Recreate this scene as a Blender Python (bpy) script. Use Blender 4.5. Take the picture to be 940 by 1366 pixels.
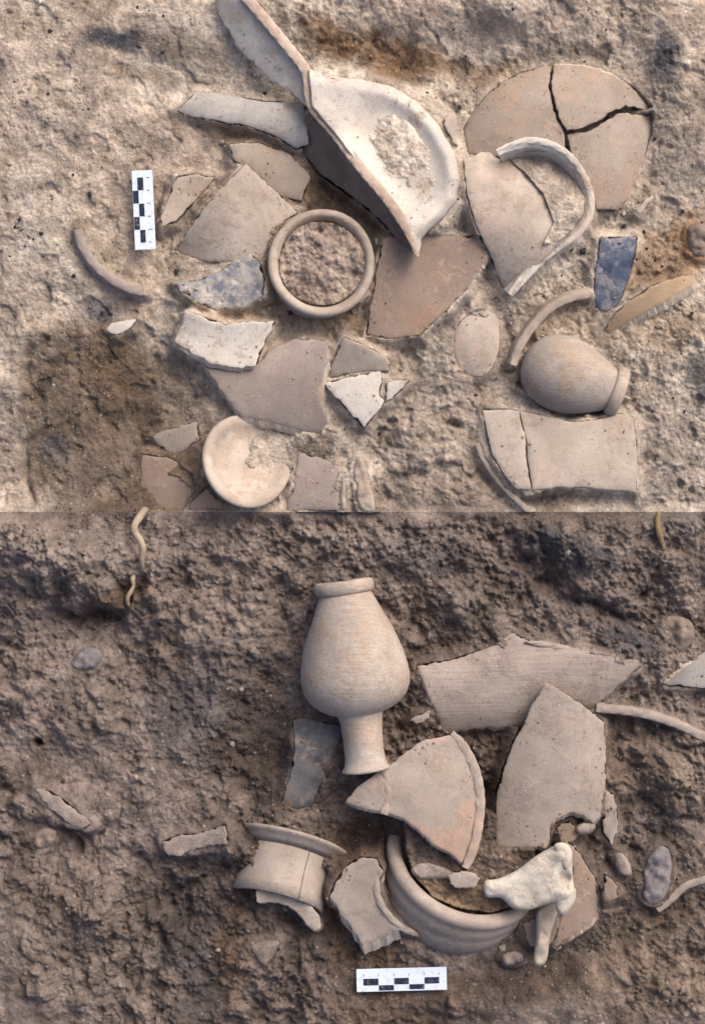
import bpy, bmesh, math, random
import numpy as np
from mathutils import Vector, Matrix
from mathutils.geometry import delaunay_2d_cdt

for o in list(bpy.data.objects): bpy.data.objects.remove(o)
scene = bpy.context.scene
COL = scene.collection

# ------------------------------------------------------------------ camera
H = 2.6                                   # camera height over the dig (m); 1 photo pixel = 1 mm on the ground
cam_d = bpy.data.cameras.new('camera'); cam = bpy.data.objects.new('camera', cam_d)
COL.objects.link(cam); scene.camera = cam
cam.location = (0, 0, H)
cam_d.sensor_fit = 'VERTICAL'; cam_d.sensor_height = 36; cam_d.lens = 36 * H / 1.366
cam_d.clip_start = 0.05; cam_d.clip_end = 500
# ------------------------------------------------------------------ light
SUN_EL, SUN_AZ = 44, 38                   # elevation; azimuth clockwise from +Y (photo up), degrees
world = bpy.data.worlds.new('World'); scene.world = world; world.use_nodes = True
wn = world.node_tree
sky = wn.nodes.new('ShaderNodeTexSky'); sky.sky_type = 'NISHITA'; sky.sun_disc = False
sky.sun_elevation = math.radians(SUN_EL); sky.sun_rotation = math.radians(SUN_AZ)
sky.air_density = 0.5; sky.dust_density = 5.0; sky.ozone_density = 0.2
bg = wn.nodes['Background']; bg.inputs[1].default_value = 0.15
wn.links.new(sky.outputs[0], bg.inputs[0])
sd = bpy.data.lights.new('sun', 'SUN'); sd.energy = 0.75; sd.angle = math.radians(40); sd.color = (1.0, 0.97, 0.93)
sun = bpy.data.objects.new('sun', sd); COL.objects.link(sun)
a, e = math.radians(SUN_AZ), math.radians(SUN_EL)
sun.rotation_euler = Vector((math.sin(a)*math.cos(e), math.cos(a)*math.cos(e), math.sin(e))).to_track_quat('Z', 'Y').to_euler()
sun.location = (0.8, 1.2, 2)
vs = scene.view_settings
vs.view_transform = 'Standard'; vs.look = 'None'; vs.exposure = 0.92; vs.gamma = 1.0; vs.use_curve_mapping = False

# ------------------------------------------------------------------ helpers
rng = np.random.default_rng(7); random.seed(7)
def lin(*c):
    return tuple(((v/255)/12.92 if v/255 <= .04045 else ((v/255+.055)/1.055)**2.4) for v in c)
def at(px, py, z):                        # photo pixel + height (mm) -> world metres
    s = (H - z*0.001) / H * 0.001
    return ((px-470)*s, (683-py)*s, z*0.001)

_tab = rng.random((256, 256))
def vnoise(x, y, scale, seed=0):
    u = x/scale + seed*17.31; v = y/scale + seed*9.77
    i = np.floor(u).astype(int); j = np.floor(v).astype(int); f = u-i; g = v-j
    f = f*f*f*(f*(f*6-15)+10); g = g*g*g*(g*(g*6-15)+10)
    A = _tab[i & 255, j & 255]; B = _tab[(i+1) & 255, j & 255]; C = _tab[i & 255, (j+1) & 255]; D = _tab[(i+1) & 255, (j+1) & 255]
    return (A*(1-f)+B*f)*(1-g)+(C*(1-f)+D*f)*g - 0.5
def fbm(x, y, scale, octv=4, seed=0, gain=0.5):
    r = 0; a_ = 1.0
    for k in range(octv):
        c_, s_ = math.cos(k*0.9+seed), math.sin(k*0.9+seed)
        r = r + a_*vnoise(x*c_-y*s_, x*s_+y*c_, scale/(2.03**k), seed+k*3+1); a_ *= gain
    return r
_jit = rng.random((256, 256, 3))
def worley(x, y, scale, seed=0):          # F1, F2-F1 and a cell value
    u = x/scale + seed*13.7; v = y/scale + seed*5.3
    i0 = np.floor(u).astype(int); j0 = np.floor(v).astype(int)
    f1 = np.full(np.shape(x), 9.0); f2 = f1.copy(); val = np.zeros(np.shape(x))
    for di in (-1, 0, 1):
        for dj in (-1, 0, 1):
            i = i0+di; j = j0+dj; J = _jit[i & 255, j & 255]
            d = np.hypot(i+J[..., 0]-u, j+J[..., 1]-v)
            m = d < f1
            f2 = np.where(m, f1, np.minimum(f2, d)); val = np.where(m, J[..., 2], val); f1 = np.where(m, d, f1)
    return f1, f2-f1, val
def sstep(a_, b_, x): t = np.clip((x-a_)/(b_-a_), 0, 1); return t*t*(3-2*t)
def inpoly(x, y, poly):
    ins = np.zeros(np.shape(x), bool); n = len(poly)
    for k in range(n):
        x1, y1 = poly[k]; x2, y2 = poly[(k+1) % n]
        if y1 == y2: continue
        ins ^= ((y1 > y) != (y2 > y)) & (x < (x2-x1)*(y-y1)/(y2-y1)+x1)
    return ins
def segdist(x, y, pts, closed=True):
    d = np.full(np.shape(x), 1e9); n = len(pts)
    for k in range(n if closed else n-1):
        x1, y1 = pts[k]; x2, y2 = pts[(k+1) % n]
        L = (x2-x1)**2+(y2-y1)**2+1e-9
        t = np.clip(((x-x1)*(x2-x1)+(y-y1)*(y2-y1))/L, 0, 1)
        d = np.minimum(d, np.hypot(x-(x1+t*(x2-x1)), y-(y1+t*(y2-y1))))
    return d
def smooth(pts, closed, step=4.0):        # Catmull-Rom through the points
    P = [np.array(p, float) for p in pts]; n = len(P); out = []
    for k in range(n if closed else n-1):
        p0 = P[(k-1) % n] if closed or k > 0 else 2*P[0]-P[1]
        p1 = P[k]; p2 = P[(k+1) % n]
        p3 = P[(k+2) % n] if closed or k+2 < n else 2*P[-1]-P[-2]
        m = max(1, int(np.linalg.norm((p2-p1)[:2])/step))
        for q in range(m):
            t = q/m
            out.append(0.5*((2*p1)+(-p0+p2)*t+(2*p0-5*p1+4*p2-p3)*t*t+(-p0+3*p1-3*p2+p3)*t**3))
    if not closed: out.append(P[-1])
    return [tuple(p) for p in out]
def jagged(pts, step=3.2, jag=0.7, seed=0):
    out = []; n = len(pts); r = random.Random(seed)
    for k in range(n):
        p = np.array(pts[k], float); q = np.array(pts[(k+1) % n], float); L = np.linalg.norm(q-p)
        m = max(1, int(L/step)); nrm = np.array([-(q-p)[1], (q-p)[0]])/(L+1e-9)
        w = 0
        for s in range(m):
            t = s/m
            if s: w = 0.55*w+r.gauss(0, jag)
            b = p+(q-p)*t+nrm*w*min(1, 3*min(t, 1-t)+0.2)
            out.append((b[0], b[1]))
    return out

# ------------------------------------------------------------------ materials
def N(nt, t, **kw):
    n = nt.nodes.new(t)
    for k, v in kw.items(): setattr(n, k, v)
    return n
def ramp(nt, src, stops):
    r = N(nt, 'ShaderNodeValToRGB'); el = r.color_ramp.elements
    while len(el) < len(stops): el.new(0.5)
    for e_, (p, c) in zip(el, stops): e_.position = p; e_.color = (*c, 1) if len(c) == 3 else c
    nt.links.new(src, r.inputs[0]); return r.outputs[0]
def mixc(nt, fac, a_, b_, mode='MIX'):
    m = N(nt, 'ShaderNodeMix', data_type='RGBA', blend_type=mode)
    for sock, v in ((m.inputs[0], fac), (m.inputs[6], a_), (m.inputs[7], b_)):
        if hasattr(v, 'is_linked'): nt.links.new(v, sock)
        elif isinstance(v, (int, float)): sock.default_value = v
        else: sock.default_value = (*v, 1) if len(v) == 3 else v
    return m.outputs[2]
def noise(nt, co, scale, detail=4, rough=0.55, dist=0.0):
    n = N(nt, 'ShaderNodeTexNoise'); n.inputs['Scale'].default_value = scale; n.inputs['Detail'].default_value = detail
    n.inputs['Roughness'].default_value = rough; n.inputs['Distortion'].default_value = dist
    nt.links.new(co, n.inputs['Vector']); return n.outputs[0]
def base_mat(name, rough=0.9):
    m = bpy.data.materials.new(name); m.use_nodes = True; nt = m.node_tree
    b = nt.nodes['Principled BSDF']; b.inputs['Roughness'].default_value = rough; b.inputs['Specular IOR Level'].default_value = 0.2
    g = N(nt, 'ShaderNodeNewGeometry'); return m, nt, b, g.outputs['Position']
def bump(nt, b, pairs):
    prev = None
    for h, st, d in pairs:
        bp = N(nt, 'ShaderNodeBump'); bp.inputs['Strength'].default_value = st; bp.inputs['Distance'].default_value = d
        nt.links.new(h, bp.inputs['Height'])
        if prev: nt.links.new(prev, bp.inputs['Normal'])
        prev = bp.outputs[0]
    nt.links.new(prev, b.inputs['Normal'])
DUST = lin(158, 140, 122)
def pot(name, base, alt, dust=0.35, dustcol=DUST, spots=None, rough=0.88, lines=None, freq=1.0, tint=(0.84, 0.825, 0.765)):
    m, nt, b, co = base_mat(name, rough)
    base, alt = tuple(v*k for v, k in zip(base, tint)), tuple(v*k for v, k in zip(alt, tint))
    c = mixc(nt, ramp(nt, noise(nt, co, 22*freq, 5, 0.6, 0.3), [(0.36, (0,)*3), (0.66, (1,)*3)]), base, alt)
    if spots:
        c = mixc(nt, ramp(nt, noise(nt, co, 13*freq, 3, 0.5, 0.2), [(0.55, (0,)*3), (0.66, (0.75,)*3)]), c, spots)
    dn = mixc(nt, 0.5, noise(nt, co, 90, 7, 0.74, 0.2), noise(nt, co, 17, 4, 0.6, 0.6))
    dm = ramp(nt, dn, [(0.58-0.16*dust, (0,)*3), (0.66-0.16*dust, (0.85,)*3)])
    c = mixc(nt, dm, c, dustcol)
    c = mixc(nt, 1.0, c, ramp(nt, noise(nt, co, 11, 4, 0.6, 0.5), [(0.3, (0.80, 0.79, 0.79)), (0.7, (1.12, 1.12, 1.13))]), 'MULTIPLY')
    c = mixc(nt, 1.0, c, ramp(nt, noise(nt, co, 420, 5, 0.7), [(0.28, (0.84,)*3), (0.72, (1.13,)*3)]), 'MULTIPLY')
    v = N(nt, 'ShaderNodeTexVoronoi'); v.inputs['Scale'].default_value = 210; nt.links.new(co, v.inputs['Vector'])
    sp = ramp(nt, v.outputs['Distance'], [(0.10, (0.42,)*3), (0.2, (1,)*3)])
    c = mixc(nt, ramp(nt, noise(nt, co, 60, 3), [(0.48, (0,)*3), (0.6, (0.9,)*3)]), c, mixc(nt, 1.0, c, sp, 'MULTIPLY'))
    hs = [(dm, 0.5, 0.0012), (noise(nt, co, 900, 4, 0.7), 0.30, 0.0008), (noise(nt, co, 120, 6, 0.65), 0.35, 0.0022)]
    if lines is not None:
        mp = N(nt, 'ShaderNodeMapping'); mp.inputs['Rotation'].default_value = (0, 0, math.radians(lines)); mp.inputs['Scale'].default_value = (0.06, 1, 1)
        nt.links.new(co, mp.inputs['Vector'])
        ln = noise(nt, mp.outputs[0], 330, 3, 0.6)
        hs.append((ln, 0.4, 0.0012))
        c = mixc(nt, 1.0, c, ramp(nt, ln, [(0.3, (0.86,)*3), (0.7, (1.1,)*3)]), 'MULTIPLY')
    nt.links.new(c, b.inputs['Base Color']); bump(nt, b, hs); return m
def stone_mat(name, base, alt, sc=60):
    m, nt, b, co = base_mat(name, 0.95)
    c = mixc(nt, ramp(nt, noise(nt, co, sc, 6, 0.65), [(0.36, (0,)*3), (0.64, (1,)*3)]), base, alt)
    c = mixc(nt, 1.0, c, ramp(nt, noise(nt, co, 500, 5, 0.7), [(0.28, (0.6,)*3), (0.72, (1.3,)*3)]), 'MULTIPLY')
    nt.links.new(c, b.inputs['Base Color'])
    bump(nt, b, [(noise(nt, co, 700, 5, 0.7), 0.6, 0.0015), (noise(nt, co, 110, 6, 0.65), 0.6, 0.004)]); return m
def attr_mat(name, fine=(0.58, 1.36)):
    m, nt, b, co = base_mat(name, 0.97)
    at_ = N(nt, 'ShaderNodeAttribute', attribute_name='soil'); c = at_.outputs['Color']
    c = mixc(nt, 1.0, c, ramp(nt, noise(nt, co, 260, 7, 0.75), [(0.30, (fine[0],)*3), (0.70, (fine[1],)*3)]), 'MULTIPLY')
    c = mixc(nt, 1.0, c, ramp(nt, noise(nt, co, 38, 6, 0.65, 0.4), [(0.32, (0.80, 0.79, 0.78)), (0.68, (1.16, 1.17, 1.18))]), 'MULTIPLY')
    v = N(nt, 'ShaderNodeTexVoronoi'); v.inputs['Scale'].default_value = 190; v.inputs['Randomness'].default_value = 1
    nt.links.new(co, v.inputs['Vector'])
    sel = N(nt, 'ShaderNodeSeparateColor'); nt.links.new(v.outputs['Color'], sel.inputs[0])
    near = ramp(nt, v.outputs['Distance'], [(0.16, (1,)*3), (0.30, (0,)*3)])
    for ch, col, lo in ((0, lin(206, 194, 182), 0.86), (1, lin(62, 56, 54), 0.86)):
        k = ramp(nt, sel.outputs[ch], [(lo, (0,)*3), (lo+0.02, (0.42,)*3)])
        c = mixc(nt, mixc(nt, 1.0, near, k, 'MULTIPLY'), c, col)
    nt.links.new(c, b.inputs['Base Color'])
    bump(nt, b, [(noise(nt, co, 1100, 4, 0.7), 0.5, 0.0012), (noise(nt, co, 300, 6, 0.75), 0.9, 0.006)]); return m
def plain(name, col, rough=0.6):
    m, nt, b, co = base_mat(name, rough)
    c = mixc(nt, ramp(nt, noise(nt, co, 90, 5, 0.65), [(0.35, (0.90,)*3), (0.65, (1.04,)*3)]), tuple(v*0.8 for v in col), col)
    dn = ramp(nt, noise(nt, co, 160, 8, 0.75, 0.3), [(0.52, (0,)*3), (0.68, (0.55,)*3)])
    c = mixc(nt, dn, c, lin(150, 136, 122))
    nt.links.new(c, b.inputs['Base Color']); return m

M = {}
M['white']  = pot('whitish_pottery', lin(205, 198, 191), lin(187, 180, 176), 0.25, spots=lin(193, 176, 161))
M['tan']    = pot('tan_pottery', lin(175, 163, 152), lin(161, 148, 138), 0.4)
M['tanl']   = pot('pale_tan_pottery', lin(188, 176, 166), lin(171, 159, 149), 0.4, spots=lin(180, 160, 144))
M['rose']   = pot('rosy_grey_pottery', lin(158, 147, 142), lin(146, 133, 128), 0.2)
M['brown']  = pot('brown_pottery', lin(147, 129, 117), lin(137, 122, 114), 0.25, spots=lin(145, 119, 101))
M['greyl']  = pot('light_grey_pottery', lin(180, 177, 175), lin(158, 152, 148), 0.45)
M['inner']  = pot('dark_brown_pottery', lin(128, 114, 106), lin(108, 96, 90), 0.35, lin(134, 116, 100))  # inside of the jug wall, darker brown than the outside
M['grey']   = pot('grey_pottery', lin(150, 147, 147), lin(135, 131, 130), 0.25)
M['dgrey']  = pot('dark_grey_pottery', lin(97, 92, 91), lin(83, 78, 77), 0.25, lin(118, 106, 96))
M['blue']   = pot('blue_grey_pottery', lin(112, 118, 127), lin(178, 170, 162), 0.45, lin(190, 180, 170), spots=lin(82, 92, 106), freq=2.4)
M['slate']  = pot('slate_grey_pottery', lin(96, 98, 104), lin(126, 122, 120), 0.4, spots=lin(62, 66, 76), freq=2.0)
M['cobalt'] = pot('deep_blue_glazed_pottery', lin(70, 84, 108), lin(104, 112, 126), 0.55, lin(140, 138, 140), spots=lin(34, 46, 74), rough=0.7, freq=3.2)
M['orange'] = pot('orange_buff_pottery', lin(184, 160, 134), lin(170, 146, 122), 0.2)
M['jar']    = pot('buff_jar_pottery', lin(172, 163, 157), lin(161, 151, 144), 0.6, spots=lin(166, 152, 139), lines=8)
M['bowlpot']= pot('buff_bowl_pottery', lin(164, 152, 143), lin(148, 136, 127), 0.4, spots=lin(161, 138, 117))
M['lowtan'] = pot('dusty_buff_pottery', lin(167, 156, 149), lin(152, 140, 133), 0.4, lin(136, 125, 115))
M['lowline']= pot('combed_buff_pottery', lin(163, 152, 145), lin(150, 138, 133), 0.4, lin(131, 119, 112), lines=10)
M['lowor']  = pot('buff_pottery_orange_blush', lin(172, 161, 153), lin(159, 147, 138), 0.3, spots=lin(176, 145, 126))
M['edge']   = pot('pale_fracture', lin(202, 190, 179), lin(187, 172, 159), 0.25)
M['edgep']  = pot('pinkish_fracture', lin(194, 176, 163), lin(176, 156, 143), 0.3)
M['edged']  = pot('earthy_fracture', lin(155, 140, 127), lin(137, 122, 109), 0.4)
M['bone']   = pot('bone', lin(204, 197, 188), lin(188, 180, 170), 0.45, lin(157, 145, 133))
M['boned']  = pot('stained_bone', lin(174, 163, 154), lin(156, 144, 135), 0.4)
M['root']   = pot('root_bark', lin(173, 160, 142), lin(147, 132, 114), 0.3)
M['straw']  = pot('straw_stem', lin(140, 122, 92), lin(118, 102, 76), 0.5)
M['stone']  = stone_mat('pale_stone', lin(152, 139, 130), lin(128, 115, 106))
M['stoned'] = stone_mat('earthy_clod', lin(134, 120, 109), lin(112, 99, 90))
M['stoneg'] = stone_mat('grey_stone', lin(128, 122, 122), lin(108, 102, 102))
M['card']   = plain('white_card', lin(194, 203, 220), 0.5)
M['ink']    = plain('black_ink', lin(28, 34, 52), 0.5)
M['soil']   = attr_mat('soil')
M['grit']   = attr_mat('grit', (0.8, 1.15))

# ------------------------------------------------------------------ object builders
def empty(name, label, cat, px, py, z=0, group=None):
    o = bpy.data.objects.new(name, None); COL.objects.link(o); o.location = at(px, py, z); o.empty_display_size = 0.02
    o['label'] = label; o['category'] = cat
    if group: o['group'] = group
    return o
def link(name, V, F, mats, parent=None, label=None, cat=None, group=None, smoothf=None, mi=None):
    """V in world metres. Origin goes to the foot of the mesh."""
    V = np.array(V, float); c = V.mean(0); c[2] = V[:, 2].min()
    if parent is not None: c = np.array(parent.location) if parent.type == 'EMPTY' else c
    me = bpy.data.meshes.new(name); me.from_pydata((V-c).tolist(), [], F); me.update()
    for m in (mats if isinstance(mats, (list, tuple)) else [mats]): me.materials.append(M[m])
    me.polygons.foreach_set('use_smooth', [True]*len(F) if smoothf is None else smoothf)
    if mi is not None: me.polygons.foreach_set('material_index', mi)
    o = bpy.data.objects.new(name, me); COL.objects.link(o)
    if parent is not None:
        o.parent = parent
        if parent.type != 'EMPTY': o.location = Vector(c)-(parent.location + (parent.parent.location if parent.parent else Vector()))
    else: o.location = c
    if label: o['label'] = label
    if cat: o['category'] = cat
    if group: o['group'] = group
    return o

BANK = []      # (line px, height, width): soil heaped against rims and stones
CLAMP = []     # (polygon px, z function, thickness): ground is kept below these
FILL = []      # (polygon px, z function or value, roughness): ground is raised inside vessels
def plane_z(z0, tilt, bend, cx, cy):
    tx, ty = tilt
    ang, k = (bend[0], bend[1]) if bend else (0, 0)
    k2 = bend[2] if bend and len(bend) > 2 else 0
    ca, sa = math.cos(math.radians(ang)), math.sin(math.radians(ang))
    def f(x, y):
        dx, dy = x-cx, -(y-cy)
        u = dx*ca+dy*sa; v = -dx*sa+dy*ca
        return z0+tx*dx+ty*dy-k*u*u-k2*v*v
    return f
QUEUE = []
def sherd(name, label, cat, outline, z0=14, tilt=(0, 0), bend=None, t=9, mats=('tan', 'edge'), shift=(0, 0), jag=0.85,
          zf=None, curved=False, parent=None, group=None, clamp=True, grid=5.5, rough=0.5, kids=None, inset=1.4, bank=0.92):
    if curved: outline = smooth(outline, True, 5)
    cx = sum(p[0] for p in outline)/len(outline); cy = sum(p[1] for p in outline)/len(outline)
    if bend is None: bend = (random.uniform(0, 180), random.choice((0.0026, 0.0034, -0.0022)))
    if tilt == (0, 0): tilt = (random.uniform(-.07, .07), random.uniform(-.07, .07))
    zfun = zf or plane_z(z0+lift(outline), tilt, bend, cx, cy)
    if clamp: CLAMP.append((outline, zfun, t, bank))
    seed = int(cx*13+cy*7)
    def go():
        poly = jagged(outline, 3.2, jag, seed)
        n = len(poly); pts = list(poly); area = sum(poly[k][0]*poly[(k+1) % n][1]-poly[(k+1) % n][0]*poly[k][1] for k in range(n))
        sg = 1 if area > 0 else -1
        ins = []
        for k in range(n):
            x0, y0 = poly[k-1]; x1, y1 = poly[(k+1) % n]; L = math.hypot(x1-x0, y1-y0)+1e-9
            ins.append((poly[k][0]-sg*(y1-y0)/L*inset, poly[k][1]+sg*(x1-x0)/L*inset))
        xs = np.array([p[0] for p in poly]); ys = np.array([p[1] for p in poly])
        gx, gy = np.meshgrid(np.arange(xs.min(), xs.max(), grid), np.arange(ys.min(), ys.max(), grid))
        gx = gx.ravel()+rng.uniform(-1, 1, gx.size); gy = gy.ravel()+rng.uniform(-1, 1, gy.size)
        ok = inpoly(gx, gy, poly); gx, gy = gx[ok], gy[ok]
        ok = segdist(gx, gy, poly) > inset+2.0; cand = list(zip(gx[ok], gy[ok]))
        ia = np.array(ins); oki = inpoly(ia[:, 0], ia[:, 1], poly) & (segdist(ia[:, 0], ia[:, 1], poly) > inset*0.6)
        cand += [ins[k] for k in range(n) if oki[k]]
        pts += cand
        res = delaunay_2d_cdt([Vector(p) for p in pts], [], [list(range(n))], 1, 1e-4)
        v2, fc = res[0], [list(f) for f in res[2]]
        cnt = {}
        for f in fc:
            for k in range(len(f)):
                e_ = (f[k], f[(k+1) % len(f)]); cnt[e_] = 1
        bd = {e_[0]: e_[1] for e_ in cnt if (e_[1], e_[0]) not in cnt}
        bset = set(bd) | set(bd.values())
        X = np.array([v[0] for v in v2]); Y = np.array([v[1] for v in v2])
        Z = zfun(X, Y)+rough*2*fbm(X, Y, 26, 3, seed % 50)+0*X
        isb = np.array([k in bset for k in range(len(v2))])
        Zt = Z-np.where(isb, 0.8, 0)
        V = [at(x, y, z) for x, y, z in zip(X, Y, Zt)]
        nb = len(V)
        F = [f[::-1] for f in fc]; sm = [True]*len(F); mi = [0]*len(F)
        V += [at(x+shift[0], y+shift[1], z-t) for x, y, z in zip(X, Y, Z)]
        F += [[q+nb for q in f] for f in fc]; sm += [True]*len(fc); mi += [1]*len(fc)
        mid = {}
        r = random.Random(seed)
        for k in bset:
            mid[k] = len(V); j = r.gauss(0, 0.5); w = r.uniform(0.4, 0.6)
            V.append(at(X[k]+shift[0]*w+j, Y[k]+shift[1]*w+r.gauss(0, 0.5), Z[k]-t*w))
        for a_, b_ in bd.items():
            F += [[a_, b_, mid[b_], mid[a_]], [mid[a_], mid[b_], b_+nb, a_+nb]]; sm += [False]*2; mi += [1]*2
        par = parent() if callable(parent) else parent
        o = link(name, V, F, mats, par, label, cat, group, sm, mi)
        bm = bmesh.new(); bm.from_mesh(o.data); bmesh.ops.recalc_face_normals(bm, faces=bm.faces); bm.to_mesh(o.data); bm.free()
        if kids: kids(o)
        return o
    QUEUE.append(go); return go
def facet(X, Y, sc, seed): return worley(X, Y, sc, seed)[2]-0.5
def lump(name, label, cat, outline, h=14, z0=0, mat='stone', jag=0.8, bumps=(), parent=None, group=None, rough=1.5, power=2.2,
         grid=3.5, clamp=False, flat=1.0, zt=None, down=None):
    """a rounded solid (stone, bone, clod) whose plan is the outline"""
    outline = smooth(outline, True, 4); z0 = z0+(lift(outline) if z0 < 20 else 0)
    if jag >= 2: z0 -= 7; h += 7
    if z0 < 20 and jag < 2: BANK.append((outline+outline[:1], z0+h*0.35, 9))
    seed = int(outline[0][0]*3+outline[0][1])
    def go():
        poly = jagged(outline, 3, jag, seed); n = len(poly)
        xs = np.array([p[0] for p in poly]); ys = np.array([p[1] for p in poly])
        gx, gy = np.meshgrid(np.arange(xs.min(), xs.max(), grid), np.arange(ys.min(), ys.max(), grid))
        gx = gx.ravel()+rng.uniform(-.6, .6, gx.size); gy = gy.ravel()+rng.uniform(-.6, .6, gy.size)
        ok = inpoly(gx, gy, poly); gx, gy = gx[ok], gy[ok]; d = segdist(gx, gy, poly); ok = d > 1.2
        pts = list(poly)+list(zip(gx[ok], gy[ok]))
        res = delaunay_2d_cdt([Vector(p) for p in pts], [], [list(range(n))], 1, 1e-4)
        X = np.array([v[0] for v in res[0]]); Y = np.array([v[1] for v in res[0]]); fc = [list(f) for f in res[2]]
        D = segdist(X, Y, poly); dm = max(D.max()*flat, 1e-6); q = np.clip(D/dm, 0, 1)
        up = h*(1-(1-q)**power)**(1/power)
        nz = (fbm(X, Y, 24, 3, seed % 40)+0.8*fbm(X, Y, 9, 4, seed % 37))*2*rough*np.clip(D/4, 0, 1)+rough*1.5*facet(X+4*fbm(X, Y, 9, 2, 3), Y, 13, 5)*np.clip(D/4, 0, 1)
        for bx_, by_, br, bh in bumps: up = up+bh*np.exp(-(((X-bx_)**2+(Y-by_)**2)/(br*br)))*np.clip(D/3, 0, 1)
        base = z0+(zt(X, Y) if zt else 0)
        V = [at(x, y, z) for x, y, z in zip(X, Y, base+up+nz)]; nb = len(V)
        dn = (down if down is not None else max(6, h*0.6))
        V += [at(x, y, z) for x, y, z in zip(X, Y, base-0.2-dn*(1-(1-q)**power)**(1/power))]
        F = [f[::-1] for f in fc]+[[k+nb for k in f] for f in fc]
        cnt = {(f[k], f[(k+1) % len(f)]) for f in fc for k in range(len(f))}
        F += [[a_, b_, b_+nb, a_+nb] for a_, b_ in cnt if (b_, a_) not in cnt]
        par = parent() if callable(parent) else parent
        o = link(name, V, F, mat, par, label, cat, group)
        bm = bmesh.new(); bm.from_mesh(o.data); bmesh.ops.recalc_face_normals(bm, faces=bm.faces); bm.to_mesh(o.data); bm.free()
    QUEUE.append(go)
def strip(name, label, cat, pts, w=12, z=16, depth=26, lean=0, mat='tanl', parent=None, group=None, taper=(0.85, 0.85), zs=None, round_=0.45, arch=None):
    """a rim or wall edge standing in the soil: rounded lip swept along a line. lean = sideways run of the wall going down"""
    P = smooth(pts, False, 4); seed = int(pts[0][0]+pts[0][1])
    if parent is None: z = z+lift(P); BANK.append(([p[:2] for p in P], z-w*0.55, 13))
    def go():
        V = []; F = []; n = len(P); K = None
        for k in range(n):
            x, y = P[k][0], P[k][1]
            x0, y0 = P[max(0, k-1)][:2]; x1, y1 = P[min(n-1, k+1)][:2]; L = math.hypot(x1-x0, y1-y0)+1e-9
            nx, ny = -(y1-y0)/L, (x1-x0)/L; s = k/(n-1)
            tp = min(1, taper[0]+s*5, taper[1]+(1-s)*5); ww = w*tp*(1+0.05*math.sin(k*1.7+seed))
            zz = z+(zs[0]+(zs[1]-zs[0])*s if zs else 0)+0.5*math.sin(k*0.9+seed)+(arch*(1-(2*s-1)**2) if arch else 0)
            sec = [(-ww/2, -depth, lean), (-ww/2, -ww*0.6, lean*0.3), (-ww/2, -ww*0.14, 0), (-ww*0.40, -0.3, 0), (-ww*0.1, 0.5, 0), (ww*0.2, 0.3, 0), (ww*0.42, -0.5, 0), (ww/2, -ww*0.16, 0), (ww/2, -ww*0.6, lean*0.3), (ww/2, -depth, lean)]
            sec = [(a_+0.35*math.sin(k*2.1+q_*1.3+seed), b_+0.4*math.sin(k*1.3+q_*2.2), c_) for q_, (a_, b_, c_) in enumerate(sec)]
            K = len(sec)
            for sx, sz, ln in sec: V.append(at(x+nx*(sx+ln), y+ny*(sx+ln), zz+sz))
        for k in range(n-1):
            for q in range(K-1):
                F.append([k*K+q, k*K+q+1, (k+1)*K+q+1, (k+1)*K+q])
            F.append([k*K+K-1, k*K, (k+1)*K, (k+1)*K+K-1])
        F += [list(range(K))[::-1], [(n-1)*K+q for q in range(K)]]
        sm = [True]*(len(F)-2)+[False]*2
        par = parent() if callable(parent) else parent
        o = link(name, V, F, mat, par, label, cat, group, sm)
        bm = bmesh.new(); bm.from_mesh(o.data); bmesh.ops.recalc_face_normals(bm, faces=bm.faces); bm.to_mesh(o.data); bm.free()
        o.data.set_sharp_from_angle(angle=math.radians(30))
    QUEUE.append(go)
def lathe(name, profile, origin, axis, mat, parent=None, seg=72, wob=1.1, seed=1, arc=None, label=None, cat=None, close=False):
    """profile (r, h) mm along the axis from origin (px, py, z); axis in photo right / up / towards camera"""
    def go():
        O = np.array(at(*origin)); A = np.array(axis, float); A /= np.linalg.norm(A)
        ref = np.array([0, 0, 1.0]) if abs(A[2]) < 0.9 else np.array([1.0, 0, 0])
        U = np.cross(ref, A); U /= np.linalg.norm(U); W = np.cross(A, U)
        V = []; F = []; K = len(profile); a0, a1 = arc or (0, 360); full = arc is None
        S = seg if full else seg+1
        for s in range(S):
            th = math.radians(a0+(a1-a0)*s/seg)
            for r, h in profile:
                rr = r+wob*math.sin(2*th+seed)*min(1, r/20)+wob*0.5*math.sin(3*th+h*0.05)*min(1, r/20)
                hh = h+wob*0.8*math.sin(2*th+seed*2.1)*min(1, r/20)
                V.append(O+(A*hh+U*rr*math.cos(th)+W*rr*math.sin(th))*0.001)
        for s in range(seg):
            b_ = ((s+1) % S)*K; a_ = s*K
            for q in range(K-1): F.append([a_+q, a_+q+1, b_+q+1, b_+q])
            if close: F.append([a_+K-1, a_, b_, b_+K-1])
        par = parent() if callable(parent) else parent
        o = link(name, V, F, mat, par, label, cat)
        bm = bmesh.new(); bm.from_mesh(o.data); bmesh.ops.remove_doubles(bm, verts=bm.verts, dist=1e-5)
        bmesh.ops.recalc_face_normals(bm, faces=bm.faces); bm.to_mesh(o.data); bm.free()
    QUEUE.append(go)
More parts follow.
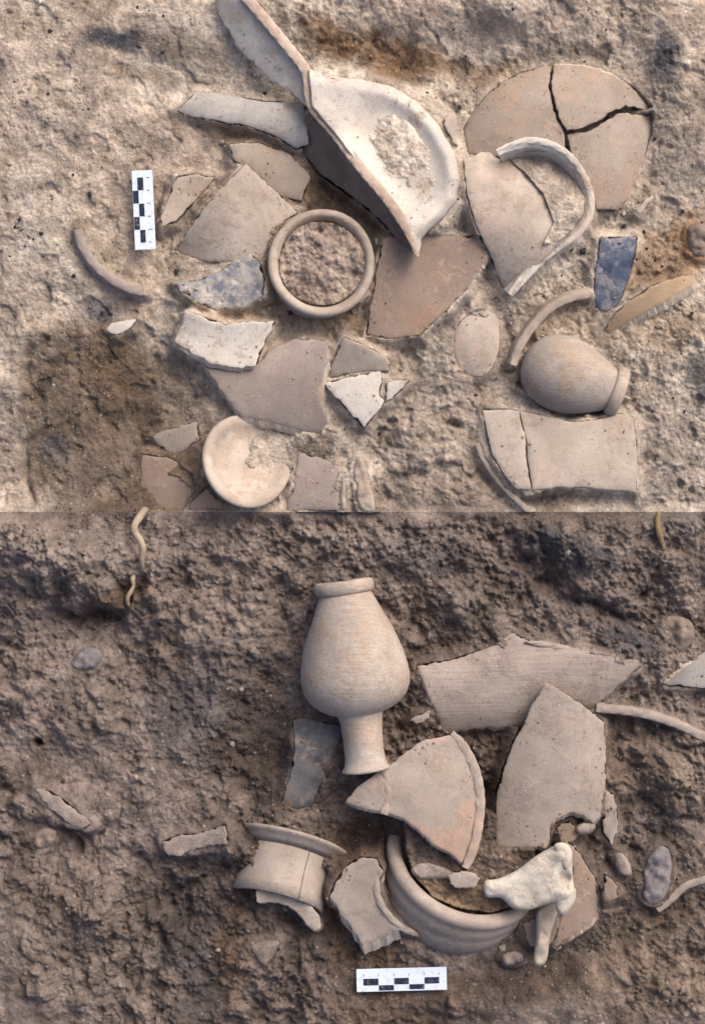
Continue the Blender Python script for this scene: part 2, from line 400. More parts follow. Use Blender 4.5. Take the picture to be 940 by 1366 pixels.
def tube(name, label, cat, pts, radii, mat, parent=None, group=None, seg=9):
    """pts (px, py, z)"""
    P = smooth([(*p, r) for p, r in zip(pts, radii)], False, 3)
    def go():
        V = []; F = []; W3 = [np.array(at(*p[:3])) for p in P]; n = len(P)
        for k in range(n):
            d = W3[min(n-1, k+1)]-W3[max(0, k-1)]; d /= np.linalg.norm(d)+1e-9
            u = np.cross(d, [0.1, 0.2, 1.0]); u /= np.linalg.norm(u); w_ = np.cross(u, d)
            for s in range(seg):
                th = 2*math.pi*s/seg; rr = P[k][3]*(1+0.13*math.sin(s*2.3+k*0.8))*0.001
                V.append(W3[k]+(u*math.cos(th)+w_*math.sin(th))*rr)
        for k in range(n-1):
            for s in range(seg): F.append([k*seg+s, k*seg+(s+1) % seg, (k+1)*seg+(s+1) % seg, (k+1)*seg+s])
        F += [list(range(seg))[::-1], [(n-1)*seg+s for s in range(seg)]]
        link(name, V, F, mat, parent() if callable(parent) else parent, label, cat, group)
    QUEUE.append(go)
def later(fn):                             # a parent Empty made once, on first use
    box = []
    def get():
        if not box: box.append(fn())
        return box[0]
    return get

# ================================================================== ground
# relief in mm over photo pixels: (px, py, rx, ry, rotation deg, height)
BUMPS = [
 # upper
 (560, 10, 190, 70, 8, 46), (760, 10, 160, 50, 0, 22), (905, 110, 60, 120, 0, 20), (60, 250, 120, 220, 0, 16), (250, 40, 90, 50, 10, 16), (150, 150, 100, 50, -15, 10),
 (465, 250, 45, 70, 40, -22), (330, 178, 70, 18, 10, -8), (140, 560, 105, 110, 0, -22), (20, 470, 40, 120, 0, 12), (90, 340, 40, 40, 0, 8), (560, 620, 80, 60, 0, 8), (900, 560, 70, 110, 0, 12), (730, 360, 50, 20, 40, 6), (600, 480, 30, 40, 0, 12),
 (620, 400, 16, 60, 40, 14), (500, 580, 30, 40, 0, -4), (230, 400, 40, 14, 0, 10), (575, 300, 20, 20, 0, 8),
 # lower
 (65, 750, 115, 55, -8, 56), (150, 835, 90, 30, -25, -16), (230, 760, 40, 60, 30, 8), (300, 850, 60, 40, 40, 12), (60, 960, 110, 50, 15, 10), (30, 1080, 60, 40, -15, 22), (120, 1140, 110, 36, -20, -14),
 (60, 1260, 120, 90, 10, 20), (230, 1230, 90, 60, 50, -20), (300, 1300, 60, 120, 20, -10), (340, 960, 40, 90, 10, -16), (320, 1060, 60, 70, 0, -10), (620, 770, 130, 60, -10, 16), (760, 740, 90, 30, -32, 20), (780, 800, 110, 20, -33, -8), (860, 760, 80, 40, -30, 16), (880, 850, 60, 40, 0, 10),
 (890, 1040, 60, 50, 0, 14), (880, 1150, 60, 50, 0, -4), (800, 1260, 110, 30, 20, -12), (720, 1290, 90, 20, 5, -14), (860, 1330, 150, 60, 15, 14), (480, 1120, 40, 30, 0, -16), (560, 1340, 200, 40, 0, 4), (445, 1330, 70, 40, 0, 6), (620, 1020, 40, 60, 0, -6), (520, 900, 30, 60, 0, -6),
 (38, 1000, 6, 6, 0, -30), (857, 785, 9, 8, 0, -26), (600, 560, 14, 6, -25, -18), (365, 1030, 30, 50, 10, -10),
]
CREV = [([(690, 745), (760, 790), (830, 830)], 9, 9), ([(0, 1108), (60, 1095), (90, 1140)], 6, 14), ([(150, 1300), (175, 1250), (230, 1200), (290, 1160)], 8, 14),
        ([(80, 812), (140, 812), (192, 775)], 11, 24), ([(50, 455), (45, 560), (40, 680)], 6, 8), ([(848, 1060), (878, 1090), (930, 1095)], 5, 10)]
def rot(px, py, x, y, r):
    c_, s_ = math.cos(math.radians(r)), math.sin(math.radians(r)); dx, dy = x-px, -(y-py)
    return dx*c_+dy*s_, -dx*s_+dy*c_
_cr = random.Random(21)
CLODS = []
while len(CLODS) < 150:                   # half-buried lumps of earth
    cx, cy = _cr.uniform(-20, 960), _cr.uniform(690, 1390)
    if 370 < cx < 830 and 830 < cy < 1330: continue
    rr = _cr.uniform(7, 17)*_cr.choice((0.8, 1, 1.5)); CLODS.append((cx, cy, rr, rr*_cr.uniform(0.55, 1), _cr.uniform(0, 180), rr*_cr.uniform(0.3, 0.62)))
while len(CLODS) < 200:
    cx, cy = _cr.uniform(450, 940), _cr.uniform(280, 680)
    rr = _cr.uniform(5, 11); CLODS.append((cx, cy, rr, rr*_cr.uniform(0.6, 1), _cr.uniform(0, 180), rr*_cr.uniform(0.3, 0.5)))
CLODS += [(550, 592, 46, 44, 10, 13), (538, 580, 22, 16, 40, 7), (566, 606, 20, 26, -20, 8), (905, 1045, 54, 44, 0, 15), (890, 1030, 26, 18, -20, 9), (918, 1064, 30, 16, 15, 8), (20, 1072, 30, 16, -20, 10), (98, 728, 60, 34, -10, 12), (890, 700, 44, 20, 0, 8), (640, 660, 40, 18, -10, 7), (660, 620, 16, 40, 30, 6), (450, 640, 14, 30, 10, 5)]
def relief(x, y, low):
    z = np.zeros_like(x)
    wx = x+14*fbm(x, y, 60, 3, 3)*2; wy = y+14*fbm(x, y, 60, 3, 8)*2
    for px, py, rx, ry, r, h in BUMPS:
        if (py > 683) != low: continue
        u, v = rot(px, py, wx, wy, r); z += h*np.exp(-((u/rx)**2+(v/ry)**2)**1.3)
    vx = x+5*fbm(x, y, 14, 3, 3)*2; vy = y+5*fbm(x, y, 14, 3, 8)*2
    for px, py, rx, ry, r, h in CLODS:
        if (py > 683) != low: continue
        u, v = rot(px, py, vx, vy, r); z += h*np.sqrt(np.clip(1-(u/rx)**2-(v/ry)**2, 0, 1))
    for pts, w, d in CREV:
        if (pts[0][1] > 683) != low: continue
        z -= d*np.exp(-(segdist(wx, wy, pts, False)/w)**2)
    if low:
        rough = np.clip(1.0+1.3*fbm(x, y, 150, 3, 31), 0.5, 1.5)-0.5*sstep(1240, 1330, y)*sstep(380, 460, x)-0.4*sstep(1190, 1250, y)*sstep(170, 120, x)
        rough = np.maximum(rough, 0.32)
        f1, f2, v = worley(wx, wy, 46, 2); z += rough*(8*(v-0.5)*sstep(0.0, 0.45, f2))
        f1, f2, v = worley(wx+5*fbm(x, y, 14, 2, 5), wy, 19, 6); z += rough*(3.2*(v-0.4)*sstep(0.0, 0.5, f2))*sstep(-0.05, 0.25, fbm(x, y, 130, 2, 57))
        z += rough*(30*fbm(x, y, 95, 3, 12)+13*fbm(x, y, 24, 4, 13, 0.6)+4.2*fbm(x, y, 8, 3, 14, 0.7))
        for sc, am, sd in ((15, 5.0, 9), (7.5, 3.0, 3)):
            f1, f2, v = worley(x+3*fbm(x, y, 9, 2, 15), y+3*fbm(x, y, 9, 2, 16), sc, sd); z += rough*am*np.clip(0.62-f1, 0, 1)*sstep(0.35, 0.6, v+0.5*fbm(x, y, 70, 2, 19))
        rd = np.abs(fbm(x, y, 55, 4, 44)); z -= rough*2*np.clip(1-rd/0.03, 0, 1)*sstep(0, 0.2, fbm(x, y, 160, 2, 58))
    else:
        rough = 1.0-0.35*sstep(420, 330, y)*sstep(330, 240, x)+0.25*sstep(420, 470, x)*sstep(300, 420, y)-0.2*((x < 250) & (y > 450))
        f1, f2, v = worley(wx, wy, 30, 4); z += rough*(3*(v-0.5)*sstep(0.0, 0.4, f2))*sstep(0.0, 0.2, fbm(x, y, 110, 2, 77)+0.12)
        f1, f2, v = worley(wx+5*fbm(x, y, 14, 2, 5), wy, 12, 6); z += rough*(1.6*(v-0.4)*sstep(0.0, 0.5, f2))
        z += rough*(14*fbm(x, y, 100, 3, 22)+4*fbm(x, y, 26, 4, 23, 0.5)+2.6*fbm(x, y, 8, 3, 24, 0.7))
        for sc, am, sd in ((13, 2.2, 9), (6.5, 2.0, 3)):
            f1, f2, v = worley(x+3*fbm(x, y, 9, 2, 15), y+3*fbm(x, y, 9, 2, 16), sc, sd); z += rough*am*np.clip(0.62-f1, 0, 1)*sstep(0.4, 0.65, v+0.6*fbm(x, y, 70, 2, 19))
        pit = fbm(x, y, 30, 3, 51); z -= rough*5*sstep(0.20, 0.34, pit)
    return z
def lift(pts):
    """mean height of the soil under a thing, so that it sits on the local ground"""
    a_ = np.array([(p[0], p[1]) for p in pts], float); low = a_[:, 1].mean() > 683
    return float(relief(a_[:, 0], a_[:, 1], low).mean())
# ================================================================== upper find spot
# ---- big jug fragment
JUG = later(lambda: empty('jug_fragment', 'large whitish spouted vessel fragment with soil-filled hollow and long broken neck edge', 'vessel', 520, 220, 0))
EDGE = [(326, -6), (345, 16), (384, 63), (408, 96), (416, 140), (447, 178), (480, 222), (516, 265), (540, 302), (557, 342)]
SOCK = [(488, 170), (500, 153), (520, 147), (548, 163), (574, 201), (588, 238), (580, 256), (560, 262), (541, 256), (520, 238), (502, 214), (491, 190)]
JUGOUT = [(412, 92), (425, 96), (444, 102), (474, 105), (518, 114), (555, 135), (585, 167), (606, 205), (613, 238), (608, 268), (590, 292), (574, 305), (562, 318), (557, 343),
          (540, 302), (516, 265), (480, 222), (447, 178), (416, 142)]
def jug_z(x, y):
    x = np.asarray(x, float); y = np.asarray(y, float)
    dr = segdist(x, y, JUGOUT[1:14], False); de = segdist(x, y, EDGE[3:], False)
    ca, sa = math.cos(math.radians(54)), math.sin(math.radians(54))
    u = (x-537)*ca+(y-205)*sa; v = -(x-537)*sa+(y-205)*ca
    q = np.sqrt((u/66)**2+(v/37)**2)
    dish = 46+17*sstep(0.75, 1.8, q)
    lip = -20*np.clip(1-dr/15, 0, 1)**2.0
    return dish+lip+5*np.clip(1-de/22, 0, 1)
sherd('shoulder', None, None, JUGOUT, t=10, mats=('white', 'edgep'), zf=jug_z, parent=JUG, clamp=True, grid=4.2, rough=0.5, curved=False, jag=0.35)
def sock_fill(x, y):
    ca, sa = math.cos(math.radians(54)), math.sin(math.radians(54))
    u = (x-537)*ca+(y-205)*sa; v = -(x-537)*sa+(y-205)*ca
    return 46+8*(0.72-(u/66)**2-(v/37)**2)
FILL.append((SOCK, sock_fill, 3.0))
BANK.append((JUGOUT[1:13], 36, 34))
strip('fracture_edge', None, None, EDGE, w=14, z=67, depth=16, mat='edgep', parent=JUG, taper=(1, 0.35), zs=(-10, 2))
def slope_z(edge, ztop, zlow, width):
    def f(x, y):
        d = segdist(np.asarray(x, float), np.asarray(y, float), edge, False)
        return ztop-(ztop-zlow)*np.clip(d/width, 0, 1)**0.8
    return f
sherd('inner_wall', None, None, [(414, 148), (447, 180), (480, 224), (516, 267), (540, 304), (553, 338), (528, 318), (506, 292), (470, 262), (430, 235), (404, 205), (400, 170)], t=7, mats=('inner', 'edged'),
      zf=slope_z(EDGE[4:], 62, -4, 56), bank=0.9, parent=JUG, clamp=True, grid=4)
sherd('neck_inner_wall', None, None, [(284, -8), (324, -8), (345, 18), (384, 65), (408, 98), (414, 146), (392, 128), (352, 100), (318, 66), (296, 28)], t=8, mats=('greyl', 'edged'),
      zf=slope_z(EDGE[:5], 58, 24, 66), bank=0.9, parent=JUG, clamp=True, grid=4)
sherd('sherd_sliver', 'thin whitish sherd sliver standing against the big spouted vessel', 'sherd', [(592, 158), (603, 148), (609, 160), (610, 195), (603, 190), (596, 176)], z0=40, tilt=(-0.4, 0), t=18, mats=('tanl', 'edge'))
# ---- grey curved sherd and its neighbours
sherd('curved_sherd', 'long bluish grey curved sherd emerging from soil beside the jug neck', 'sherd', [(236, 148), (262, 121), (300, 126), (350, 135), (406, 138), (412, 192), (396, 198), (372, 184), (330, 168), (290, 161), (255, 156)],
      z0=24, tilt=(0.05, 0.06), bend=(80, 0.012), t=11, mats=('greyl', 'edged'), jag=0.5, bank=1.05)
sherd('sherd', 'brown angular sherd tucked between the grey curved sherd and the pointed tan sherd', 'sherd', [(306, 192), (345, 190), (388, 207), (414, 236), (402, 268), (372, 262), (340, 232), (312, 214)], z0=13, tilt=(-0.08, 0.05), bend=(60, 0.0062), mats=('tan', 'edged'), bank=1.05)
sherd('sherd', 'large pointed tan sherd lying against the round jar mouth', 'sherd', [(328, 219), (362, 250), (397, 284), (368, 303), (357, 325), (352, 344), (310, 350), (268, 348), (233, 336), (252, 306), (278, 270)],
      z0=24, tilt=(0.02, 0.16), bend=(35, 0.0035), t=10, mats=('tanl', 'edged'), shift=(-5, -3), bank=1.05)
sherd('sherd', 'narrow rosy sherd on edge between the white scale bar and the pointed tan sherd', 'sherd', [(236, 236), (262, 232), (286, 238), (262, 266), (236, 294), (214, 303), (218, 282)], z0=16, tilt=(-0.25, 0.1), mats=('tan', 'edged'), t=8, bank=1.05)
# ---- round jar mouth
MOUTH = later(lambda: empty('jar_mouth', 'round jar mouth standing upright and packed with soil', 'jar', 428, 352, 0))
ax = (0.07, 0.10, 1)
lathe('rim', [(55, -16), (57.5, -8), (60.5, -1), (62.5, 1.6), (65, 2.6), (68, 2.4), (70.3, 0.6), (71.5, -3), (70.5, -6), (67.5, -9), (65.5, -12)], (429, 350, 38), ax, 'tanl', MOUTH, close=True, seed=2)
lathe('neck', [(66, -9), (65, -18), (67, -34), (72, -60), (64, -60), (60, -34), (58, -18), (59.5, -9)], (429, 350, 38), ax, 'tan', MOUTH, close=True, seed=2)
FILL.append(([(429+58*math.cos(t*.2618), 351+57*math.sin(t*.2618)) for t in range(24)], lambda x, y: 38-0.0020*((x-424)**2+(y-356)**2), 5))
strip('lip_sherd', 'pale curved lip sherd hugging the right side of the round jar mouth', 'sherd', [(502, 318), (508, 345), (500, 378), (478, 402)], w=7, z=14, depth=20, mat='tanl')
# ---- bluish and white sherds
sherd('sherd', 'jagged blue grey stained sherd below the pointed tan sherd', 'sherd', [(234, 378), (262, 374), (292, 363), (316, 346), (332, 338), (346, 350), (353, 372), (350, 394), (322, 412), (300, 410), (288, 414), (262, 403)],
      z0=17, tilt=(0.06, 0.0), bend=(0, -0.0031), t=8, mats=('blue', 'edge'), jag=1.3, rough=1.8, shift=(0, 3), bank=1.05)
sherd('sherd', 'whitish wheel-lined sherd overlapping the big rosy grey sherd', 'sherd', [(247, 415), (270, 422), (300, 434), (330, 430), (366, 428), (354, 452), (341, 488), (312, 490), (284, 486), (262, 474), (233, 456)],
      z0=33, tilt=(0, 0.06), bend=(95, -0.0049), t=8, mats=('white', 'edge'), shift=(-3, 5), bank=0.3)
sherd('sherd', 'big rosy grey sherd with thick pale lower edge', 'sherd', [(262, 472), (300, 480), (342, 486), (366, 462), (392, 452), (424, 453), (438, 462), (432, 500), (428, 536), (437, 562), (426, 580), (380, 568), (322, 556), (300, 528), (280, 500)],
      z0=25, tilt=(0.02, 0.04), bend=(100, 0.0035), t=12, mats=('rose', 'edge'), shift=(3, 10), bank=0.1)
# ---- oval dish
DISH = later(lambda: empty('oval_dish', 'small tilted dish with pale rim and soil dusted inside', 'dish', 328, 617, 0))
ax = (0.52, 0.25, 1)
lathe('wall', [(52, 2), (57, 3.5), (62, 3), (64, 0), (62, -6), (56, -14), (48, -22), (36, -27), (18, -29), (0, -30), (0, -11), (18, -10.5), (32, -9), (42, -6), (48, -2)], (330, 615, 22), ax, 'tanl', DISH, close=True, seed=4)
FILL.append(([(333+52*math.cos(t*.2618), 611+54*math.sin(t*.2618)) for t in range(24)], lambda x, y: 8-0.46*(x-329)+0.10*(y-617), 4))
sherd('sherd', 'small brown pointed sherd beside the tilted dish', 'sherd', [(202, 583), (230, 572), (263, 562), (266, 585), (248, 600), (230, 608)], z0=8, tilt=(0.1, 0.25), mats=('tan', 'edged'), t=7, bank=1.05)
sherd('sherd', 'buried brown sherd in the darker soil under the small pointed sherd', 'sherd', [(190, 606), (228, 612), (258, 634), (262, 655), (244, 681), (192, 681), (186, 645)], z0=-2, tilt=(0.0, 0.05), bend=(20, 0.0031), mats=('brown', 'edged'), t=7, bank=1.05)
sherd('sherd', 'brown sherd corner showing under the rim of the tilted dish', 'sherd', [(252, 672), (274, 652), (298, 672), (302, 681), (252, 681)], z0=2, mats=('brown', 'edged'), t=7)
sherd('sherd', 'flat pinkish grey sherd right of the tilted dish', 'sherd', [(398, 603), (426, 610), (453, 624), (452, 681), (380, 681), (392, 650)], z0=6, tilt=(0.12, -0.05), mats=('rose', 'edge'), t=8, bank=1.05)
lump('bone_splinter', 'whitish bone splinter below the three triangular sherds', 'bone', [(470, 622), (482, 610), (492, 640), (501, 680), (480, 681), (474, 655)], h=10, z0=3, mat='boned', rough=2.4, jag=1.3, power=4)
lump('bone_splinter', 'thin bone splinter along the edge of the flat pinkish sherd', 'bone', [(455, 632), (461, 640), (462, 680), (453, 681)], h=8, z0=4, mat='boned', rough=2.4, jag=1.3, power=4)
# ---- three small triangular sherds
sherd('sherd', 'grey-white triangular sherd tilted above the white kite shaped sherd', 'sherd', [(458, 451), (472, 455), (496, 466), (517, 478), (518, 495), (480, 497), (436, 503), (446, 478)], z0=26, tilt=(0, 0.45), mats=('tanl', 'edged'), t=7, bank=0.2)
sherd('sherd', 'white kite shaped sherd pointing down between soil clods', 'sherd', [(433, 511), (466, 503), (507, 495), (509, 510), (505, 526), (512, 535), (486, 571), (458, 540)], z0=26, tilt=(0, -0.02), mats=('white', 'edged'), t=8, bank=0.2)
sherd('sherd', 'tiny white triangular chip beside the kite shaped sherd', 'sherd', [(516, 511), (546, 506), (532, 522), (514, 537)], z0=25, mats=('white', 'edged'), t=8, bank=0.2)
# ---- brown sherd with plaster
sherd('sherd', 'large brown smooth sherd under the jug tip with pale soil along its edge', 'sherd', [(512, 318), (545, 312), (600, 314), (642, 316), (652, 336), (628, 378), (596, 412), (560, 447), (520, 452), (488, 446), (496, 400), (504, 350)],
      z0=20, tilt=(0.0, 0.02), bend=(-40, -0.0026), t=10, mats=('brown', 'edge'), shift=(4, 2), bank=1.05)
sherd('sherd', 'smooth whitish oval sherd half buried in pale soil', 'sherd', [(612, 432), (636, 414), (660, 420), (666, 448), (662, 478), (650, 498), (634, 503), (612, 492), (604, 462)], z0=10, bend=(10, 0.006, 0.003), tilt=(0.12, 0), t=8, mats=('tanl', 'edge'), curved=True, bank=1.05)
# ---- cracked bowl
CB = later(lambda: empty('cracked_bowl', 'shallow buff bowl broken by dark cracks into three fragments', 'bowl', 745, 190, 0))
def cb_z(x, y): return 43-0.0023*((np.asarray(x, float)-742)**2+((np.asarray(y, float)-205)*0.98)**2)
sherd('fragment', 'left fragment of the cracked bowl', None, [(618, 172), (632, 147), (652, 124), (672, 108), (694, 97), (716, 91), (735, 88), (733, 104), (731, 118), (737, 140), (742, 160), (752, 178), (753, 200), (700, 205), (650, 210), (624, 205)], zf=cb_z, t=10, mats=('bowlpot', 'edge'), parent=CB, bank=0, jag=0.8, grid=5)
sherd('fragment', 'upper fragment of the cracked bowl', None, [(738, 87), (762, 87), (792, 91), (818, 101), (838, 113), (856, 130), (868, 146), (850, 145), (834, 140), (812, 150), (796, 162), (776, 171), (755, 174), (745, 158), (740, 138), (735, 118), (736, 102)],
      zf=lambda x, y: cb_z(x, y)+5, t=11, mats=('bowlpot', 'edge'), parent=CB, bank=0, jag=0.8, grid=5, shift=(4, -2))
sherd('fragment', 'lower right fragment of the cracked bowl', None, [(756, 180), (782, 176), (806, 163), (824, 151), (848, 152), (869, 153), (868, 178), (858, 212), (848, 240), (834, 268), (820, 280), (796, 280), (775, 250), (764, 215)],
      zf=lambda x, y: cb_z(x, y)-2, t=11, mats=('bowlpot', 'edge'), parent=CB, bank=0, jag=0.8, grid=5, shift=(4, 0))
BANK.append(([(616, 190), (630, 147), (652, 122), (694, 94), (738, 84), (792, 88), (838, 110), (872, 148), (862, 212), (838, 268)], 8, 16))
# ---- rimmed vessel half
RV = later(lambda: empty('rimmed_vessel', 'broken pale vessel with curved white rim and soil inside, below the cracked bowl', 'vessel', 700, 280, 0))
RVOUT = [(618, 214), (640, 203), (664, 203), (690, 193), (716, 193), (744, 203), (764, 225), (778, 255), (778, 286), (762, 312), (738, 332), (716, 354), (700, 374), (681, 397), (668, 378), (656, 345), (634, 300), (622, 258)]
RVFILL = [(668, 204), (690, 195), (716, 194), (744, 204), (764, 226), (778, 256), (777, 286), (760, 312), (738, 330), (720, 330), (735, 300), (722, 262), (698, 232)]
rv_z = lambda x, y: 48-0.0044*(0.62*(np.asarray(x, float)-672)+0.78*(283-np.asarray(y, float))*1.0)**2-0.0012*(np.asarray(y, float)-300)**2
sherd('body', None, None, RVOUT, zf=rv_z, t=10, mats=('tanl', 'edge'), parent=RV, jag=0.4, bank=0.9)
RIM = [(662, 201), (680, 193), (706, 187), (736, 193), (760, 209), (779, 236), (788, 264), (785, 290), (770, 312), (744, 330), (716, 354), (682, 395)]
strip('rim', None, None, RIM, w=9, z=53, depth=34, lean=17, mat='white', parent=RV, taper=(0.4, 0.3), zs=(4, -16))
BANK.append((RIM[1:10], 30, 22))
FILL.append((RVFILL, lambda x, y: rv_z(x, y)+1.5+np.clip(0.42*segdist(np.asarray(x, float), np.asarray(y, float), [(660, 200), (698, 232), (722, 262), (735, 300), (730, 340)], False), 0, 19), 2.5))
# ---- right-hand pieces
sherd('sherd', 'dark blue sherd fading into soil beside the tan orange sherd', 'sherd', [(800, 318), (824, 316), (849, 316), (846, 340), (838, 370), (824, 408), (808, 418), (794, 410), (791, 382), (796, 348)], z0=15, tilt=(0.05, 0.1), mats=('cobalt', 'edged'), t=7, jag=1.0, rough=1.2, bank=1.05)
OS = later(lambda: empty('orange_sherd', 'orange buff boat shaped sherd with pale broken edge', 'sherd', 865, 408, 0))
sherd('wall', None, None, [(806, 440), (820, 418), (844, 398), (874, 380), (902, 370), (923, 366), (922, 382), (896, 397), (862, 416), (832, 433), (812, 446)], z0=26, tilt=(-0.25, 0.45), bend=(30, 0.0031), mats=('orange', 'edge'), t=13, shift=(4, 8), parent=OS)
strip('rim_sherd', 'thin curved rim standing over the small round jar', 'sherd', [(684, 487), (692, 464), (708, 438), (730, 414), (756, 399), (786, 392)], w=11, z=26, depth=30, lean=-6, mat='tan')
sherd('sherd', 'pale twig-like pottery chip beside the cracked bowl', 'sherd', [(848, 283), (858, 268), (868, 260), (873, 264), (862, 274), (853, 287)], z0=16, mats=('tanl', 'edge'), t=8)
SJ = later(lambda: empty('small_jar', 'small egg shaped buff jar lying on its side in soil', 'jar', 755, 494, 0))
ax = (128, -42, -6)
lathe('body', [(0, 0), (14, 2), (26, 7), (40, 19), (48, 36), (51.5, 55), (50, 72), (44, 90), (37, 106), (31, 118), (28, 123)], (696, 481, 20), ax, 'jar', SJ, seed=3)
lathe('rim', [(27, 122), (31, 124), (34, 128), (34.5, 134), (32, 139), (28, 140), (26, 136), (26, 126)], (696, 481, 20), ax, 'tanl', SJ, close=True, seed=3)
def sad_z(x, y):
    x = np.asarray(x, float); y = np.asarray(y, float)
    return 34-0.0009*(x-745)**2-0.0016*(y-600)**2-6*np.exp(-((x-702)/5.0)**2)*0.25
CS = later(lambda: empty('collar_sherd', 'wide pale saddle shaped sherd with a vertical hairline crack', 'sherd', 745, 600, 0))
sherd('fragment', 'narrow left fragment of the saddle shaped sherd', None, [(643, 547), (670, 546), (692, 548), (695, 566), (701, 590), (702, 615), (706, 640), (708, 654), (688, 652), (672, 634), (656, 606), (648, 572)], zf=sad_z, t=11, mats=('tanl', 'edge'), parent=CS, jag=0.4, shift=(0, 3))
sherd('fragment', 'wide right fragment of the saddle shaped sherd', None, [(693.5, 548), (730, 556), (768, 563), (800, 559), (826, 552), (844, 558), (848, 590), (850, 630), (846, 656), (816, 654), (780, 650), (740, 650), (709.5, 654), (707.5, 640), (703.5, 615), (702.5, 590), (696.5, 566)], zf=lambda x, y: sad_z(x, y)+0.6, t=11, mats=('tanl', 'edge'), parent=CS, jag=0.4, shift=(0, 3))
strip('rim_sherd', 'long thin pale sherd edge running beside the saddle shaped sherd', 'sherd', [(636, 592), (646, 614), (664, 640), (684, 662), (704, 681)], w=8, z=16, depth=20, mat='tan')
strip('rim_sherd', 'curved pale rim sherd standing in soil left of the blue grey stained sherd', 'sherd', [(104, 306), (110, 328), (126, 352), (150, 373), (176, 386), (192, 389)], w=12, z=20, depth=28, lean=6, mat='rose', zs=(2, -4))
sherd('sherd', 'small whitish sherd chip at the border of the darker soil', 'sherd', [(141, 440), (150, 431), (182, 426), (176, 436), (156, 447)], z0=12, mats=('white', 'edge'), t=7)
lump('clod', 'small brown clod on the right margin near the orange buff sherd', 'clod', [(916, 302), (944, 300), (944, 342), (920, 338)], h=14, z0=0, mat='stoned', rough=4, jag=1.4)

# ---- scale bars
def scale_bar(label, c, u, v, L, Wd, segs, ticks_side):
    """c centre px; u, v unit px vectors along and across; segs = (start, row)"""
    E = later(lambda: empty('scale_bar', label, 'scale bar', c[0], c[1], SBZ))
    u = np.array(u); v = np.array(v)
    def slab(name, x0, x1, y0, y1, z0, z1, mat, bev=0.0, parent=None):
        def go():
            V = []
            for z in (z0, z1):
                for (s, t) in ((x0, y0), (x1, y0), (x1, y1), (x0, y1)):
                    p = np.array(c)+u*s+v*t; V.append(at(p[0], p[1], z))
            F = [[0, 3, 2, 1], [4, 5, 6, 7], [0, 1, 5, 4], [1, 2, 6, 5], [2, 3, 7, 6], [3, 0, 4, 7]]
            link(name, V, F, mat, E(), smoothf=[False]*6)
        QUEUE.append(go)
    slab('card', -L/2, L/2, -Wd/2, Wd/2, SBZ-1.0, SBZ+1.6, 'card')
    for s, e_, y0, y1 in segs: slab('black_square', s, e_, y0, y1, SBZ+1.7, SBZ+2.0, 'ink')
    for s in ticks_side: slab('tick_mark', s[0]-0.4, s[0]+0.4, s[1], s[2], SBZ+1.7, SBZ+2.0, 'ink')
SBZ = 20+int(lift([(192, 280)])*0.8)
scale_bar('white scale bar with five black squares lying on pale soil near the curved rim sherd', (192, 280), (0.045, 0.999), (-0.999, 0.045), 105.5, 27.5,
          [(-43.5, -26.5, -1, 7), (-26, -9, 6, 13.3), (-8.5, 8.5, -1, 6), (9, 26, 6, 13.3), (26.5, 43.5, -1, 6)], [(s, -11 if s == 26 else -9, -5) for s in (-43, -26, -8.7, 8.7, 26, 43)])
SBZ = 16+int(lift([(535, 1306)]))
scale_bar('white scale bar with five black squares lying on dark soil below the ribbed bowl', (535.5, 1306.5), (0.9995, -0.026), (0.026, 0.9995), 120, 30.5,
          [(-51, -31, -2, 7), (-30.5, -10.5, 7.2, 14.2), (-10, 9.5, -2, 6.5), (10, 30, 6.8, 13.4), (30.5, 50, -2, 6.5)], [(s, -8, -5) for s in (-50.5, -30.7, -10.2, 9.8, 30.2, 50)])

# ================================================================== lower find spot
J = later(lambda: empty('footed_jar', 'whole buff footed jar lying on its side with rim and stem', 'jar', 478, 890, 0))
jo, ax = (459, 784, 28), (30, -240, 14)
lathe('rim', [(33, 4), (33, -6), (36, -9), (39.5, -7), (41, -1), (40, 6), (37.5, 9), (35.5, 10)], jo, ax, 'jar', J, close=True, seed=5)
lathe('body', [(35, 8), (39, 17), (48, 38), (56, 55), (63, 72), (68.5, 90), (72, 108), (73, 122), (71, 135), (65, 147), (55, 157), (43, 164), (31, 168)], jo, ax, 'jar', J, seed=5)
lathe('stem', [(31.5, 167), (29, 176), (27.5, 195), (27, 212), (27.5, 226), (29.5, 235), (33.5, 239), (33.5, 242), (28, 243), (0, 240)], jo, ax, 'jar', J, seed=5)
sherd('sherd', 'slate grey broken sherd beside the stem of the footed jar', 'sherd', [(391, 961), (412, 958), (436, 966), (463, 965), (448, 1000), (434, 1032), (416, 1076), (396, 1080), (374, 1074), (386, 1040), (393, 1004)], z0=14, tilt=(-0.1, 0.1), mats=('slate', 'edged'), t=8, jag=0.9, rough=1, bank=1.05)
CO = later(lambda: empty('combed_sherd', 'long combed buff sherd behind the pointed sherd, right of the footed jar', 'sherd', 700, 910, 0))
sherd('wall', None, None, [(556, 888), (600, 881), (640, 868), (664, 856), (683, 844), (704, 855), (740, 860), (790, 873), (830, 879), (862, 880), (838, 902), (814, 925), (790, 944), (740, 962), (690, 970), (640, 971), (592, 976), (574, 936)],
      z0=20, tilt=(-0.02, 0.05), bend=(95, 0.0057), t=11, mats=('lowline', 'edge'), shift=(-3, 3), parent=CO)
strip('lip', None, None, [(700, 856), (740, 862), (790, 874), (850, 880)], w=8, z=21+lift([(700, 856), (780, 872), (850, 880), (620, 960), (592, 940)]), depth=14, mat='lowtan', zs=(-2, -6), taper=(0.3, 0.4), parent=CO)
